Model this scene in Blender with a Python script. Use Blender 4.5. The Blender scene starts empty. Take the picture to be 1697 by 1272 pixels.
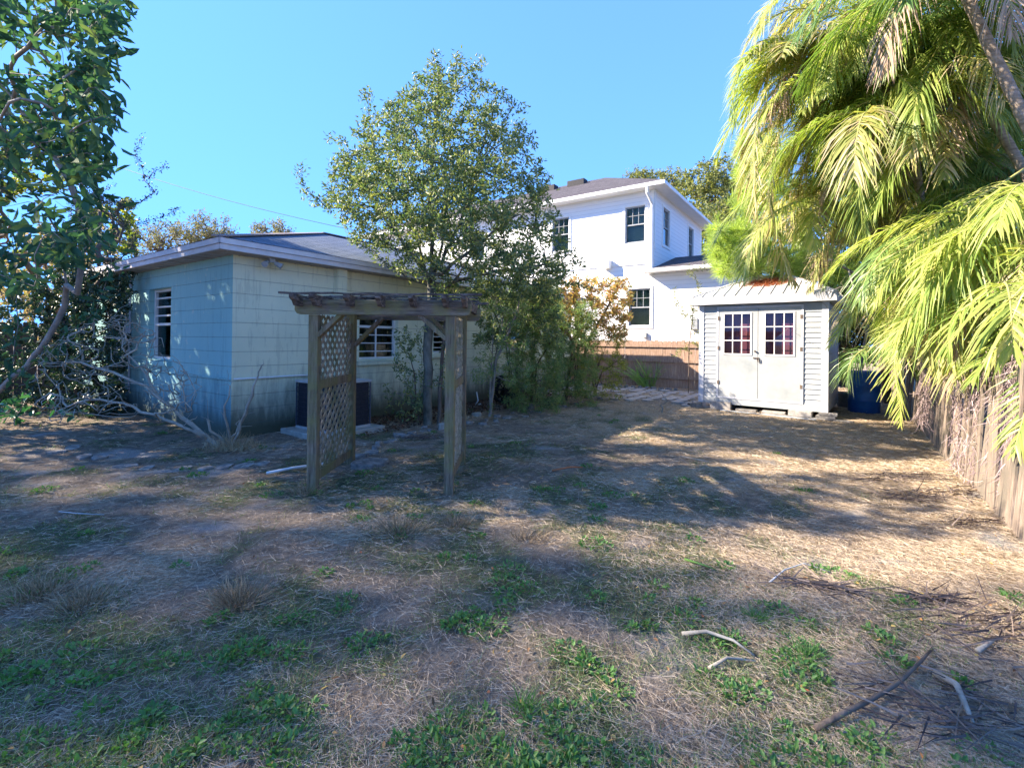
import bpy, math, random
import numpy as np
from mathutils import Vector, Matrix
R = math.radians
SC = bpy.context.scene
COL = SC.collection
random.seed(5); rng = np.random.default_rng(11)

# ------------------------------------------------------------------ camera
H = 1.45
F = 785.0
cam = bpy.data.cameras.new('camera'); co = bpy.data.objects.new('camera', cam); COL.objects.link(co)
cam.sensor_width = 36; cam.lens = 36 * F / 1697; cam.clip_start = .05; cam.clip_end = 2000
PITCH, ROLL = .3, .65
cam.shift_y = -(636 - 564 + F * math.tan(R(PITCH))) / 1697
CM = Matrix.Rotation(R(90 + PITCH), 3, 'X') @ Matrix.Rotation(R(ROLL), 3, 'Z')
co.matrix_world = Matrix.Translation((0, 0, H)) @ CM.to_4x4()
SC.camera = co
def ray(x, y):
    return CM @ Vector(((x - 848.5) / F, (636 - y) / F + cam.shift_y * 1697 / F, -1))
def at(x, y, Y):                      # the real point, Y metres ahead, seen along a sight line
    r = ray(x, y); k = Y / r.y
    return np.array((r.x * k, Y, H + r.z * k))
def gr(x, y):                         # the ground point seen along a sight line
    r = ray(x, y); k = -H / r.z
    return np.array((r.x * k, r.y * k, 0.))

# ------------------------------------------------------------------ light
SUN = Vector((-.996 * math.cos(R(32)), .086 * math.cos(R(32)), math.sin(R(32)))).normalized()
sl = bpy.data.lights.new('sun', 'SUN'); sl.energy = 2.2; sl.angle = R(.6); sl.color = (1, .86, .68)
so = bpy.data.objects.new('sun', sl); COL.objects.link(so); so.rotation_euler = SUN.to_track_quat('Z', 'Y').to_euler()
W = bpy.data.worlds.new('World'); SC.world = W; W.use_nodes = True
nt = W.node_tree; sk = nt.nodes.new('ShaderNodeTexSky'); sk.sky_type = 'NISHITA'; sk.sun_disc = False
sk.sun_elevation = R(32); sk.sun_rotation = math.atan2(SUN.x, SUN.y); sk.air_density = .8; sk.dust_density = .0; sk.ozone_density = 3.2; sk.altitude = 0
bg = nt.nodes['Background']; bg.inputs[1].default_value = .15
hs_ = nt.nodes.new('ShaderNodeMix'); hs_.data_type = 'RGBA'; hs_.blend_type = 'MULTIPLY'; hs_.inputs[0].default_value = 1; hs_.inputs[7].default_value = (.82, .86, 1.0, 1)
nt.links.new(sk.outputs[0], hs_.inputs[6]); # soft shoulder so the sky round the sun keeps its blue
K = (.3, .9, 2.6); ad = nt.nodes.new('ShaderNodeVectorMath'); ad.operation = 'ADD'; ad.inputs[1].default_value = K
dv = nt.nodes.new('ShaderNodeVectorMath'); dv.operation = 'DIVIDE'; ml = nt.nodes.new('ShaderNodeVectorMath'); ml.operation = 'MULTIPLY'; ml.inputs[1].default_value = K
nt.links.new(hs_.outputs[2], ad.inputs[0]); nt.links.new(hs_.outputs[2], dv.inputs[0]); nt.links.new(ad.outputs[0], dv.inputs[1]); nt.links.new(dv.outputs[0], ml.inputs[0]); nt.links.new(ml.outputs[0], bg.inputs[0])
SC.view_settings.view_transform = 'Standard'; SC.view_settings.look = 'None'; SC.view_settings.exposure = 3.08; SC.view_settings.gamma = 1
SC.cycles.max_bounces = 8; SC.cycles.diffuse_bounces = 5; SC.cycles.transparent_max_bounces = 8

# ------------------------------------------------------------------ noise in numpy
def _h(ix, iy, s):
    n = (ix * 374761393 + iy * 668265263 + s * 1442695041) & 0x7fffffff
    n = ((n ^ (n >> 13)) * 1274126177) & 0x7fffffff
    return ((n ^ (n >> 16)) & 0xffff) / 65535.0
def vn(x, y, s=0):
    x = np.asarray(x, float); y = np.asarray(y, float)
    ix = np.floor(x).astype(np.int64); iy = np.floor(y).astype(np.int64); fx = x - ix; fy = y - iy
    fx = fx * fx * (3 - 2 * fx); fy = fy * fy * (3 - 2 * fy)
    a = _h(ix, iy, s); b = _h(ix + 1, iy, s); c = _h(ix, iy + 1, s); d = _h(ix + 1, iy + 1, s)
    return (a * (1 - fx) + b * fx) * (1 - fy) + (c * (1 - fx) + d * fx) * fy
def fbm(x, y, s=0, o=4):
    t = 0; a = .5
    for k in range(o): t = t + a * vn(x * 2 ** k, y * 2 ** k, s + k * 7); a *= .5
    return t / (1 - .5 ** o)

# ------------------------------------------------------------------ materials
def mat(name, rough=.7, spec=.3):
    m = bpy.data.materials.new(name); m.use_nodes = True
    b = m.node_tree.nodes['Principled BSDF']; b.inputs['Roughness'].default_value = rough
    b.inputs['Specular IOR Level'].default_value = spec
    return m, m.node_tree, b
def N(nt, t, **kw):
    n = nt.nodes.new('ShaderNode' + t)
    for k, v in kw.items():
        if hasattr(n, k): setattr(n, k, v)
        else: n.inputs[k.replace('_', ' ')].default_value = v
    return n
def ramp(nt, fac, stops):
    r = nt.nodes.new('ShaderNodeValToRGB'); e = r.color_ramp.elements
    while len(e) < len(stops): e.new(.5)
    for i, (p, c) in enumerate(stops): e[i].position = p; e[i].color = (*c, 1)
    nt.links.new(fac, r.inputs[0]); return r.outputs[0]
def mixc(nt, f, a, b, mode='MIX'):
    m = nt.nodes.new('ShaderNodeMix'); m.data_type = 'RGBA'; m.blend_type = mode
    for s, v in ((m.inputs[0], f), (m.inputs[6], a), (m.inputs[7], b)):
        if hasattr(v, 'links'): nt.links.new(v, s)
        elif isinstance(v, (int, float)): s.default_value = v
        else: s.default_value = (*v, 1)
    return m.outputs[2]
def math_(nt, op, a, b=0., c=None):
    m = nt.nodes.new('ShaderNodeMath'); m.operation = op
    for i, v in enumerate((a, b) if c is None else (a, b, c)):
        if hasattr(v, 'links'): nt.links.new(v, m.inputs[i])
        else: m.inputs[i].default_value = v
    return m.outputs[0]
def coords(nt, scale=(1, 1, 1)):
    c = nt.nodes.new('ShaderNodeTexCoord'); m = nt.nodes.new('ShaderNodeMapping'); m.inputs['Scale'].default_value = scale
    nt.links.new(c.outputs['Object'], m.inputs[0]); return m.outputs[0]
def noise(nt, vec, scale, detail=4, rough=.55):
    n = nt.nodes.new('ShaderNodeTexNoise'); n.inputs['Scale'].default_value = scale; n.inputs['Detail'].default_value = detail
    n.inputs['Roughness'].default_value = rough; nt.links.new(vec, n.inputs['Vector']); return n.outputs[0]
def bump(nt, b, h, s=.3, d=.02):
    n = nt.nodes.new('ShaderNodeBump'); n.inputs['Strength'].default_value = s; n.inputs['Distance'].default_value = d
    nt.links.new(h, n.inputs['Height']); nt.links.new(n.outputs[0], b.inputs['Normal']); return n
def noisy(name, c1, c2, scale=6, rough=.75, bs=.3, stretch=(1, 1, 1), spec=.25, metal=0, c3=None, bd=.01):
    m, nt, b = mat(name, rough, spec); v = coords(nt, stretch); n = noise(nt, v, scale, 5, .62)
    st = [(.3, c1), (.7, c2)] if c3 is None else [(.28, c1), (.5, c2), (.72, c3)]
    nt.links.new(ramp(nt, n, st), b.inputs['Base Color']); b.inputs['Metallic'].default_value = metal
    if bs: bump(nt, b, noise(nt, v, scale * 5, 3), bs, bd)
    return m
def leafmat(name, cols, rough=.45, trans=.35, spec=.4):
    m, nt, b = mat(name, rough, spec)
    g = nt.nodes.new('ShaderNodeNewGeometry'); st = [(i / max(1, len(cols) - 1), c) for i, c in enumerate(cols)]
    c = ramp(nt, g.outputs['Random Per Island'], st)
    nt.links.new(c, b.inputs['Base Color'])
    tr = nt.nodes.new('ShaderNodeBsdfTranslucent'); br = mixc(nt, 1., c, (1.5, 1.6, .7), 'MULTIPLY'); nt.links.new(br, tr.inputs[0])
    mx = nt.nodes.new('ShaderNodeMixShader'); mx.inputs[0].default_value = trans
    nt.links.new(b.outputs[0], mx.inputs[1]); nt.links.new(tr.outputs[0], mx.inputs[2])
    nt.links.new(mx.outputs[0], nt.nodes['Material Output'].inputs[0]); return m
def isl(name, cols, rough=.8):
    m, nt, b = mat(name, rough, .15); g = nt.nodes.new('ShaderNodeNewGeometry')
    nt.links.new(ramp(nt, g.outputs['Random Per Island'], [(i / (len(cols) - 1), c) for i, c in enumerate(cols)]), b.inputs['Base Color']); return m

M = {}
# painted block wall: course joints, mildew creeping up from the ground, rubbed patches
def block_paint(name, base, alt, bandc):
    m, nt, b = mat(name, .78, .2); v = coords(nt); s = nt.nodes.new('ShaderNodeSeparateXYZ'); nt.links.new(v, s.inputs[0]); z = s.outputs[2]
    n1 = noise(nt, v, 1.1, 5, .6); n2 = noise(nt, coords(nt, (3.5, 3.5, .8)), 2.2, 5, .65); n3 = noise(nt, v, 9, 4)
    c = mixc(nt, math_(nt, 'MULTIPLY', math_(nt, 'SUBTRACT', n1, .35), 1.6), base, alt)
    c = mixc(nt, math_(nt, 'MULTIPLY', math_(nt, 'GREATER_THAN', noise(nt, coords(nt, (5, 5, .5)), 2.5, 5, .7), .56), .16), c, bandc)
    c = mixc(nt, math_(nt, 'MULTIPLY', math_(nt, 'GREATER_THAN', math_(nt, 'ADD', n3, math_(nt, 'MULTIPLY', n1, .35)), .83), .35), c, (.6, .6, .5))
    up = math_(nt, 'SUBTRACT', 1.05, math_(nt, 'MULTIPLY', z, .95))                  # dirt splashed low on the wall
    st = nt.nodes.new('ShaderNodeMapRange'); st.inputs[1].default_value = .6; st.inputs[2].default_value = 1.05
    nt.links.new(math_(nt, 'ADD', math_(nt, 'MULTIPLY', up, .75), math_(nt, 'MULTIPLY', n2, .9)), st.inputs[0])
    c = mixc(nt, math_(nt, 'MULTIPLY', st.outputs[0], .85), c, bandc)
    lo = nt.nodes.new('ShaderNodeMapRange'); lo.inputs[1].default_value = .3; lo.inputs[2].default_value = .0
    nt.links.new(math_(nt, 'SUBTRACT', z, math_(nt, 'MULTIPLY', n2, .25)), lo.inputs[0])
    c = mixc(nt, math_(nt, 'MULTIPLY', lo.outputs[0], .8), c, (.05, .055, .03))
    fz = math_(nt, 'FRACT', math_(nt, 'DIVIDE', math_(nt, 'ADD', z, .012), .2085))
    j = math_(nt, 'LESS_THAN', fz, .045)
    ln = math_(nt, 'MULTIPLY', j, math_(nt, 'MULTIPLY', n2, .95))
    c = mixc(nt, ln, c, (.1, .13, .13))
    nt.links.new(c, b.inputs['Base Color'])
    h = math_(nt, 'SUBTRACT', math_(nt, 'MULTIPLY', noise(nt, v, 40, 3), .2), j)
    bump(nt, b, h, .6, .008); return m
M['block'] = block_paint('block paint', (.58, .62, .47), (.82, .78, .56), (.12, .14, .12))
M['blockShade'] = block_paint('block paint west shaded', (.24, .46, .48), (.3, .51, .5), (.08, .16, .2))  # darker, bluer copy of the wall paint: the west side's shade is in the colour
M['trim'] = noisy('eave paint', (.5, .5, .55), (.64, .64, .68), 5, .6, .15)
M['soffit'] = noisy('soffit boards', (.3, .27, .25), (.42, .39, .37), 3, .8, .2)
def shingle(name, a, bcol, k=.14):
    m, nt, b = mat(name, .9, .15); v = coords(nt)
    br = nt.nodes.new('ShaderNodeTexBrick'); nt.links.new(v, br.inputs['Vector']); br.inputs['Scale'].default_value = 1
    br.inputs['Brick Width'].default_value = .3; br.inputs['Row Height'].default_value = k; br.inputs['Mortar Size'].default_value = .012
    br.inputs['Color1'].default_value = (*a, 1); br.inputs['Color2'].default_value = (*bcol, 1); br.inputs['Mortar'].default_value = (a[0] * .3, a[1] * .3, a[2] * .3, 1)
    c = mixc(nt, math_(nt, 'MULTIPLY', noise(nt, v, 30, 3), .6), br.outputs[0], tuple(x * .55 for x in a))
    nt.links.new(c, b.inputs['Base Color']); bump(nt, b, noise(nt, v, 60, 3), .4, .01); return m
M['roofA'] = shingle('grey shingle', (.13, .17, .24), (.21, .25, .33))
M['roofB'] = shingle('dark shingle', (.1, .09, .1), (.14, .13, .14))
def siding(name, col, pitch=.15, dirt=(.5, .5, .5)):
    m, nt, b = mat(name, .6, .25); v = coords(nt); s = nt.nodes.new('ShaderNodeSeparateXYZ'); nt.links.new(v, s.inputs[0])
    fz = math_(nt, 'FRACT', math_(nt, 'DIVIDE', s.outputs[2], pitch)); j = math_(nt, 'LESS_THAN', fz, .08)
    c = mixc(nt, math_(nt, 'MULTIPLY', noise(nt, v, 1.5, 4), .25), col, dirt); c = mixc(nt, math_(nt, 'MULTIPLY', j, .45), c, (.3, .32, .36))
    nt.links.new(c, b.inputs['Base Color']); bump(nt, b, math_(nt, 'SUBTRACT', 1., fz), .5, .02); return m
M['white_siding'] = siding('white lap siding', (.8, .8, .8), .16, (.7, .7, .72))
M['white'] = noisy('white paint', (.74, .74, .73), (.82, .82, .81), 3, .5, .05)
M['frame'] = noisy('window vinyl', (.55, .57, .58), (.7, .72, .72), 6, .5, .1)
M['dark'] = noisy('black metal', (.012, .013, .016), (.03, .03, .035), 8, .5, .1)
M['interior'] = noisy('room behind glass', (.015, .014, .014), (.05, .04, .035), 4, .9, 0)
M['curtain'] = noisy('faded curtain', (.16, .1, .08), (.4, .32, .28), 7, .9, .2, (1, 1, .4))
M['blind'] = noisy('blind slats', (.42, .5, .48), (.55, .62, .58), 3, .6, 0)
def glassm(name, tint, gl=.25):
    m = bpy.data.materials.new(name); m.use_nodes = True; nt = m.node_tree; nt.nodes.clear()
    o = nt.nodes.new('ShaderNodeOutputMaterial'); t = nt.nodes.new('ShaderNodeBsdfTransparent'); t.inputs[0].default_value = (*tint, 1)
    g = nt.nodes.new('ShaderNodeBsdfGlossy'); g.inputs['Roughness'].default_value = .03; g.inputs[0].default_value = (.9, .95, 1, 1)
    f = nt.nodes.new('ShaderNodeLayerWeight'); f.inputs[0].default_value = gl
    w = noise(nt, coords(nt), 2.0, 1); bn = nt.nodes.new('ShaderNodeBump'); bn.inputs['Strength'].default_value = .04; nt.links.new(w, bn.inputs['Height']); nt.links.new(bn.outputs[0], g.inputs['Normal'])
    mx = nt.nodes.new('ShaderNodeMixShader'); nt.links.new(math_(nt, 'MAXIMUM', math_(nt, 'MULTIPLY', f.outputs[0], .35), .03), mx.inputs[0]); nt.links.new(t.outputs[0], mx.inputs[1]); nt.links.new(g.outputs[0], mx.inputs[2])
    nt.links.new(mx.outputs[0], o.inputs[0]); return m
M['glass'] = glassm('window glass', (.55, .62, .6)); M['glass2'] = glassm('shed glass', (.75, .7, .8), .2)
def oldwood(name, a, b_, c_, moss=None, stretch=(8, 8, .8), rough=.9):
    m, nt, b = mat(name, rough, .15); v = coords(nt, stretch); n = noise(nt, v, 5, 6, .7); n2 = noise(nt, coords(nt), 3.5, 4, .6)
    c = ramp(nt, n, [(.3, a), (.5, b_), (.7, c_)])
    if moss:
        f = nt.nodes.new('ShaderNodeMapRange'); f.inputs[1].default_value = .42; f.inputs[2].default_value = .62; nt.links.new(n2, f.inputs[0])
        c = mixc(nt, math_(nt, 'MULTIPLY', f.outputs[0], .75), c, moss)
    nt.links.new(c, b.inputs['Base Color']); bump(nt, b, n, .8, .01); return m
M['wood_post'] = oldwood('mossy post wood', (.06, .046, .034), (.17, .13, .09), (.29, .23, .16), (.2, .18, .07))
M['wood_beam'] = oldwood('mossy beam wood', (.05, .042, .038), (.15, .125, .1), (.3, .25, .19), (.22, .2, .08), (.8, 8, 8))
M['wood_black'] = oldwood('rotten blackened wood', (.025, .02, .018), (.11, .085, .07), (.3, .24, .2), None, (2, 2, 8))
M['lattice'] = oldwood('weathered lattice', (.14, .115, .085), (.3, .25, .18), (.46, .39, .3), (.15, .15, .07), (5, 5, 5))
M['fence'] = oldwood('fence wood', (.2, .13, .095), (.34, .23, .17), (.5, .37, .29), None, (9, 9, .6))
M['fenceR'] = oldwood('grey pink fence wood', (.12, .095, .08), (.25, .195, .155), (.38, .305, .25), (.15, .135, .11), (9, 9, .6))
M['fenceL'] = oldwood('dark fence wood', (.03, .025, .02), (.06, .05, .04), (.1, .08, .06), None, (9, 9, .6))
M['bark'] = noisy('smooth grey bark', (.04, .042, .036), (.12, .12, .1), 9, .9, .5, (1, 1, .5), c3=(.2, .2, .17))
M['bark2'] = noisy('brown bark', (.07, .05, .04), (.18, .14, .11), 9, .9, .6, (1, 1, .4))
M['bone'] = noisy('bleached branch bark', (.2, .18, .15), (.42, .39, .33), 9, .85, .3)
M['stem'] = noisy('pale stem bark', (.16, .14, .13), (.34, .31, .27), 7, .8, .3)
M['palmtrunk'] = None
M['metal_seam'] = noisy('painted metal roof', (.55, .55, .56), (.7, .7, .69), 3, .5, .1, c3=(.36, .35, .34))
M['vinyl'] = noisy('shed vinyl', (.3, .33, .35), (.42, .44, .46), 2.5, .55, .05)
M['vinylw'] = noisy('shed corner trim', (.5, .52, .58), (.62, .63, .67), 2.5, .5, .05)
M['door'] = noisy('shed door paint', (.26, .29, .3), (.36, .38, .39), 1.6, .6, .12, c3=(.42, .43, .43))
M['block_grey'] = noisy('concrete block', (.2, .19, .18), (.34, .32, .3), 12, .95, .6, c3=(.42, .4, .38))
M['slab'] = noisy('concrete slab', (.22, .23, .22), (.38, .38, .35), 8, .9, .5)
M['stone'] = noisy('weathered stone', (.08, .08, .08), (.2, .19, .18), 14, .95, .9, c3=(.34, .32, .3))
M['blue'] = noisy('blue drum plastic', (.01, .07, .28), (.02, .12, .42), 5, .4, .1)
M['white_plastic'] = noisy('white pvc', (.6, .62, .64), (.75, .76, .78), 9, .4, .05)
M['rubber'] = noisy('black rubber', (.01, .011, .012), (.03, .032, .033), 12, .6, .3)
M['acpaint'] = noisy('condenser paint', (.28, .3, .32), (.4, .41, .42), 7, .5, .1)
M['acdark'] = noisy('condenser coil', (.014, .018, .03), (.03, .036, .05), 30, .6, .4)
M['red'] = noisy('red badge', (.5, .03, .03), (.6, .05, .05), 9, .5, 0)
M['accorner'] = noisy('condenser corner paint', (.04, .05, .07), (.08, .09, .12), 7, .5, .1)
M['pot'] = noisy('grey pot', (.12, .13, .12), (.25, .25, .24), 9, .8, .3)
M['needles'] = isl('rust pine needles', [(.2, .06, .025), (.42, .14, .06), (.5, .2, .1)])

# ------------------------------------------------------------------ mesh building
class MB:
    def __init__(s, M_=None): s.v = []; s.f = []; s.T = M_
    def add(s, vs, fs):
        o = len(s.v)
        for p in vs:
            p = Vector(p); s.v.append(tuple(s.T @ p) if s.T else tuple(p))
        s.f += [tuple(i + o for i in f) for f in fs]; return s
    def box(s, x0, x1, y0, y1, z0, z1):
        return s.add([(x0, y0, z0), (x1, y0, z0), (x1, y1, z0), (x0, y1, z0), (x0, y0, z1), (x1, y0, z1), (x1, y1, z1), (x0, y1, z1)],
                     [(0, 3, 2, 1), (4, 5, 6, 7), (0, 1, 5, 4), (1, 2, 6, 5), (2, 3, 7, 6), (3, 0, 4, 7)])
    def beam(s, p, q, w, h, up=(0, 0, 1), taper=1.):
        p = Vector(p); q = Vector(q); d = (q - p).normalized(); a = d.cross(Vector(up)).normalized(); b = a.cross(d)
        vs = []
        for c, k in ((p, 1), (q, taper)):
            for i, j in ((-1, -1), (1, -1), (1, 1), (-1, 1)): vs.append(c + a * (i * w / 2 * k) + b * (j * h / 2 * k))
        return s.add(vs, [(0, 1, 2, 3), (7, 6, 5, 4), (0, 4, 5, 1), (1, 5, 6, 2), (2, 6, 7, 3), (3, 7, 4, 0)])
    def tube(s, pts, rad, n=6, cap=True):
        pts = [Vector(p) for p in pts]; m = len(pts)
        if not hasattr(rad, '__len__'): rad = [rad] * m
        d0 = (pts[1] - pts[0]).normalized(); a = d0.orthogonal().normalized(); vs = []; fs = []
        for i, p in enumerate(pts):
            d = (pts[min(i + 1, m - 1)] - pts[max(i - 1, 0)]).normalized()
            a = (a - d * a.dot(d)); a = a.normalized() if a.length > 1e-6 else d.orthogonal().normalized(); b = d.cross(a)
            for k in range(n):
                t = 2 * math.pi * k / n; vs.append(p + (a * math.cos(t) + b * math.sin(t)) * rad[i])
        for i in range(m - 1):
            for k in range(n): fs.append((i * n + k, i * n + (k + 1) % n, (i + 1) * n + (k + 1) % n, (i + 1) * n + k))
        if cap: fs.append(tuple(range(n))[::-1]); fs.append(tuple((m - 1) * n + k for k in range(n)))
        return s.add(vs, fs)
    def lathe(s, prof, n=24, c=(0, 0, 0)):
        vs = []; fs = []; m = len(prof)
        for r, z in prof:
            for k in range(n): t = 2 * math.pi * k / n; vs.append((c[0] + r * math.cos(t), c[1] + r * math.sin(t), c[2] + z))
        for i in range(m - 1):
            for k in range(n): fs.append((i * n + k, i * n + (k + 1) % n, (i + 1) * n + (k + 1) % n, (i + 1) * n + k))
        fs.append(tuple(range(n))[::-1]); fs.append(tuple((m - 1) * n + k for k in range(n)))
        return s.add(vs, fs)
    def poly(s, pts, z0, z1):
        n = len(pts); vs = [(p[0], p[1], z0) for p in pts] + [(p[0], p[1], z1) for p in pts]
        return s.add(vs, [tuple(range(n))[::-1], tuple(range(n, 2 * n))] + [(i, (i + 1) % n, n + (i + 1) % n, n + i) for i in range(n)])
    def build(s, name, m, parent=None, smooth=False, bevel=0):
        me = bpy.data.meshes.new(name); me.from_pydata(s.v, [], s.f); me.update()
        o = bpy.data.objects.new(name, me); me.materials.append(m); COL.objects.link(o)
        if parent: o.parent = parent
        if smooth: me.polygons.foreach_set('use_smooth', [True] * len(me.polygons))
        if bevel:
            b = o.modifiers.new('bevel', 'BEVEL'); b.width = bevel; b.segments = 2; b.limit_method = 'ANGLE'
        return o
def npmesh(name, V, FQ, m, parent=None, smooth=False):      # V (n,3), FQ (k,4)
    me = bpy.data.meshes.new(name); k = FQ.shape[1]
    me.vertices.add(len(V)); me.vertices.foreach_set('co', np.ascontiguousarray(V, dtype=np.float32).ravel())
    me.loops.add(FQ.size); me.loops.foreach_set('vertex_index', np.ascontiguousarray(FQ, dtype=np.int32).ravel())
    me.polygons.add(len(FQ)); me.polygons.foreach_set('loop_start', np.arange(0, FQ.size, k, dtype=np.int32))
    me.polygons.foreach_set('loop_total', np.full(len(FQ), k, dtype=np.int32))
    me.update(calc_edges=True); me.materials.append(m)
    if smooth: me.polygons.foreach_set('use_smooth', [True] * len(me.polygons))
    o = bpy.data.objects.new(name, me); COL.objects.link(o)
    if parent: o.parent = parent
    return o
def tag(o, label=None, cat=None, group=None, kind=None):
    if label: o['label'] = label
    if cat: o['category'] = cat
    if group: o['group'] = group
    if kind: o['kind'] = kind
    return o
def thing(name, label, cat, loc=(0, 0, 0), rz=0, group=None):
    o = bpy.data.objects.new(name, None); COL.objects.link(o); o.location = tuple(loc); o.rotation_euler = (0, 0, rz)
    return tag(o, label, cat, group)

def unit(a): return a / np.maximum(np.linalg.norm(a, axis=-1, keepdims=True), 1e-9)
def leaves(name, P, D, L, Wd, m, parent=None, fold=.25, roll=None, curl=.0):
    n = len(P); D = unit(D); L = np.broadcast_to(np.asarray(L, float), (n,))[:, None]; Wd = np.broadcast_to(np.asarray(Wd, float), (n,))[:, None]
    rv = rng.normal(size=(n, 3)) if roll is None else roll + rng.normal(size=(n, 3)) * .45
    S = unit(np.cross(D, rv)); U = np.cross(S, D)
    cv = U * L * curl
    V = np.stack([P, P + D * L + cv * 1.6, P + D * L * .33 + S * Wd * .5 + U * Wd * fold + cv * .2, P + D * L * .72 + S * Wd * .36 + U * Wd * fold + cv,
                  P + D * L * .33 - S * Wd * .5 + U * Wd * fold + cv * .2, P + D * L * .72 - S * Wd * .36 + U * Wd * fold + cv], 1).reshape(-1, 3)
    b = (np.arange(n) * 6)[:, None]
    FQ = np.concatenate([b + np.array([[0, 2, 3, 1]]), b + np.array([[0, 1, 5, 4]])], 1).reshape(-1, 4)
    return npmesh(name, V, FQ, m, parent)
def blades(name, P, D, L, Wd, m, parent=None, bend=.35, segs=2, kind=None):   # thin strips that bow over
    n = len(P); D = unit(D); L = np.broadcast_to(np.asarray(L, float), (n,))[:, None]; Wd = np.broadcast_to(np.asarray(Wd, float), (n,))[:, None]
    S = unit(np.cross(D, rng.normal(size=(n, 3)))); B = rng.normal(size=(n, 3)) * .5; B[:, 2] = -abs(B[:, 2]); rows = []
    for i in range(segs + 1):
        t = i / segs; c = P + D * L * t + B * L * bend * t * t; w = Wd * .5 * (1 - .75 * t)
        c[:, 2] = np.maximum(c[:, 2], P[:, 2] * .6 - .0)
        rows += [c - S * w, c + S * w]
    V = np.stack(rows, 1).reshape(-1, 3); k = 2 * (segs + 1); b = (np.arange(n) * k)[:, None]
    FQ = np.concatenate([b + np.array([[2 * i, 2 * i + 1, 2 * i + 3, 2 * i + 2]]) for i in range(segs)], 1).reshape(-1, 4)
    return npmesh(name, V, FQ, m, parent)

def grow(seeds, targets, step=.22, tip=.004, r0=.08, expo=2.3, wob=.12, up=.1, far=.0, curve=.4):
    P = []; par = []
    for si, s in enumerate(seeds):
        s = np.asarray(s, float); last = -1
        if si: last = int(np.argmin(((np.array(P) - s[0]) ** 2).sum(1)))
        for i in range(len(s)):
            if i == 0:
                if si == 0: P.append(s[0]); par.append(-1); last = 0
                continue
            k = max(1, int(np.linalg.norm(s[i] - s[i - 1]) / step))
            for j in range(1, k + 1):
                P.append(s[i - 1] + (s[i] - s[i - 1]) * j / k + rng.normal(size=3) * .01); par.append(last); last = len(P) - 1
    root = P[0]; T = np.asarray(targets, float)
    T = T[np.argsort(((T[:, None] - np.array(P)[None]) ** 2).sum(2).min(1))]
    for t in T:
        A = np.array(P); d = np.linalg.norm(A - t, axis=1); cost = d + np.maximum(0, A[:, 2] - t[2]) * .9 + far * np.linalg.norm(A - root, axis=1)
        i = int(np.argmin(cost)); L = d[i]
        if L < .05: continue
        dr = (P[i] - P[par[i]]) if par[i] >= 0 else np.array((0, 0, 1.)); dr = dr / max(1e-6, np.linalg.norm(dr))
        c = P[i] + dr * L * curve + np.array((0, 0, L * up)) + rng.normal(size=3) * L * wob
        k = max(2, int(L / step)); last = i; p0 = P[i].copy()
        for j in range(1, k + 1):
            u = j / k; P.append(p0 * (1 - u) ** 2 + c * 2 * u * (1 - u) + t * u * u + rng.normal(size=3) * .01); par.append(last); last = len(P) - 1
    P = np.array(P); par = np.array(par); n = len(P); a = np.zeros(n); ch = [[] for _ in range(n)]
    for i in range(n - 1, -1, -1):
        if a[i] == 0: a[i] = 1
        if par[i] >= 0: a[par[i]] += a[i]; ch[par[i]].append(i)
    rr = a ** (1 / expo); rr = tip + (r0 - tip) * (rr - 1) / max(1e-6, rr[0] - 1)
    return P, par, rr, ch
def wood_mesh(P, par, rr, ch, name, m, parent, base, minr=0, n0=8):
    mb = MB(); st = [(0, -1)]
    while st:
        i, pr = st.pop(); pts = []; rs = []
        if pr >= 0: pts.append(P[pr] - base); rs.append(min(rr[pr], rr[i] * 1.15))
        while True:
            pts.append(P[i] - base); rs.append(rr[i])
            if not ch[i]: break
            c = sorted(ch[i], key=lambda k: -rr[k]); st += [(k, i) for k in c[1:]]; i = c[0]
        if len(pts) > 1 and max(rs) >= minr:
            rs[-1] *= .4
            mb.tube(pts, rs, n0 if max(rs) > .03 else (5 if max(rs) > .01 else 3), cap=False)
    return mb.build(name, m, parent, smooth=True)
def tree(name, label, cat, seeds, targets, r0, lm, bm, leafL, leafW, dens, leafr=.012, droop=0., spread=.06, group=None, step=.2, tip=.003, wob=.12, up=.1, fold=.25, far=0., curve=.4, tr='trunk', cr='crown', align=.6, expo=2.3, minr=0, roll=None):
    P, par, rr, ch = grow(seeds, targets, step, tip, r0, expo, wob, up, far, curve)
    base = np.array(seeds[0][0], float); t = thing(name, label, cat, base, 0, group)
    wood_mesh(P, par, rr, ch, tr, bm, t, base, minr)
    if lm is not None and dens:
        idx = np.where((rr < leafr) & (par >= 0))[0]; A = P[par[idx]]; B = P[idx]; ln = np.linalg.norm(B - A, axis=1)
        cnt = rng.poisson(dens * ln); k = np.repeat(np.arange(len(idx)), cnt); u = rng.random(len(k))[:, None]
        pos = A[k] + (B[k] - A[k]) * u + rng.normal(size=(len(k), 3)) * spread * .5
        d = unit(B[k] - A[k]) * align + unit(rng.normal(size=(len(k), 3))) * .9 + np.array((0, 0, -droop))
        s = rng.uniform(.65, 1.2, len(k))
        leaves(cr, pos - base, d, leafL * s, leafW * s, lm, t, fold, roll)
    return t
def blob(c, r, n, flat=1.):
    d = unit(rng.normal(size=(n, 3))); q = rng.random((n, 1)) ** .45
    return np.array(c) + d * q * np.array(r)

# ================================================================== SETTING
d2 = np.array((.573, .8195, 0)); d1 = np.array((-.8195, .573, 0)); HZ = math.atan2(.8195, .573)

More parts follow.
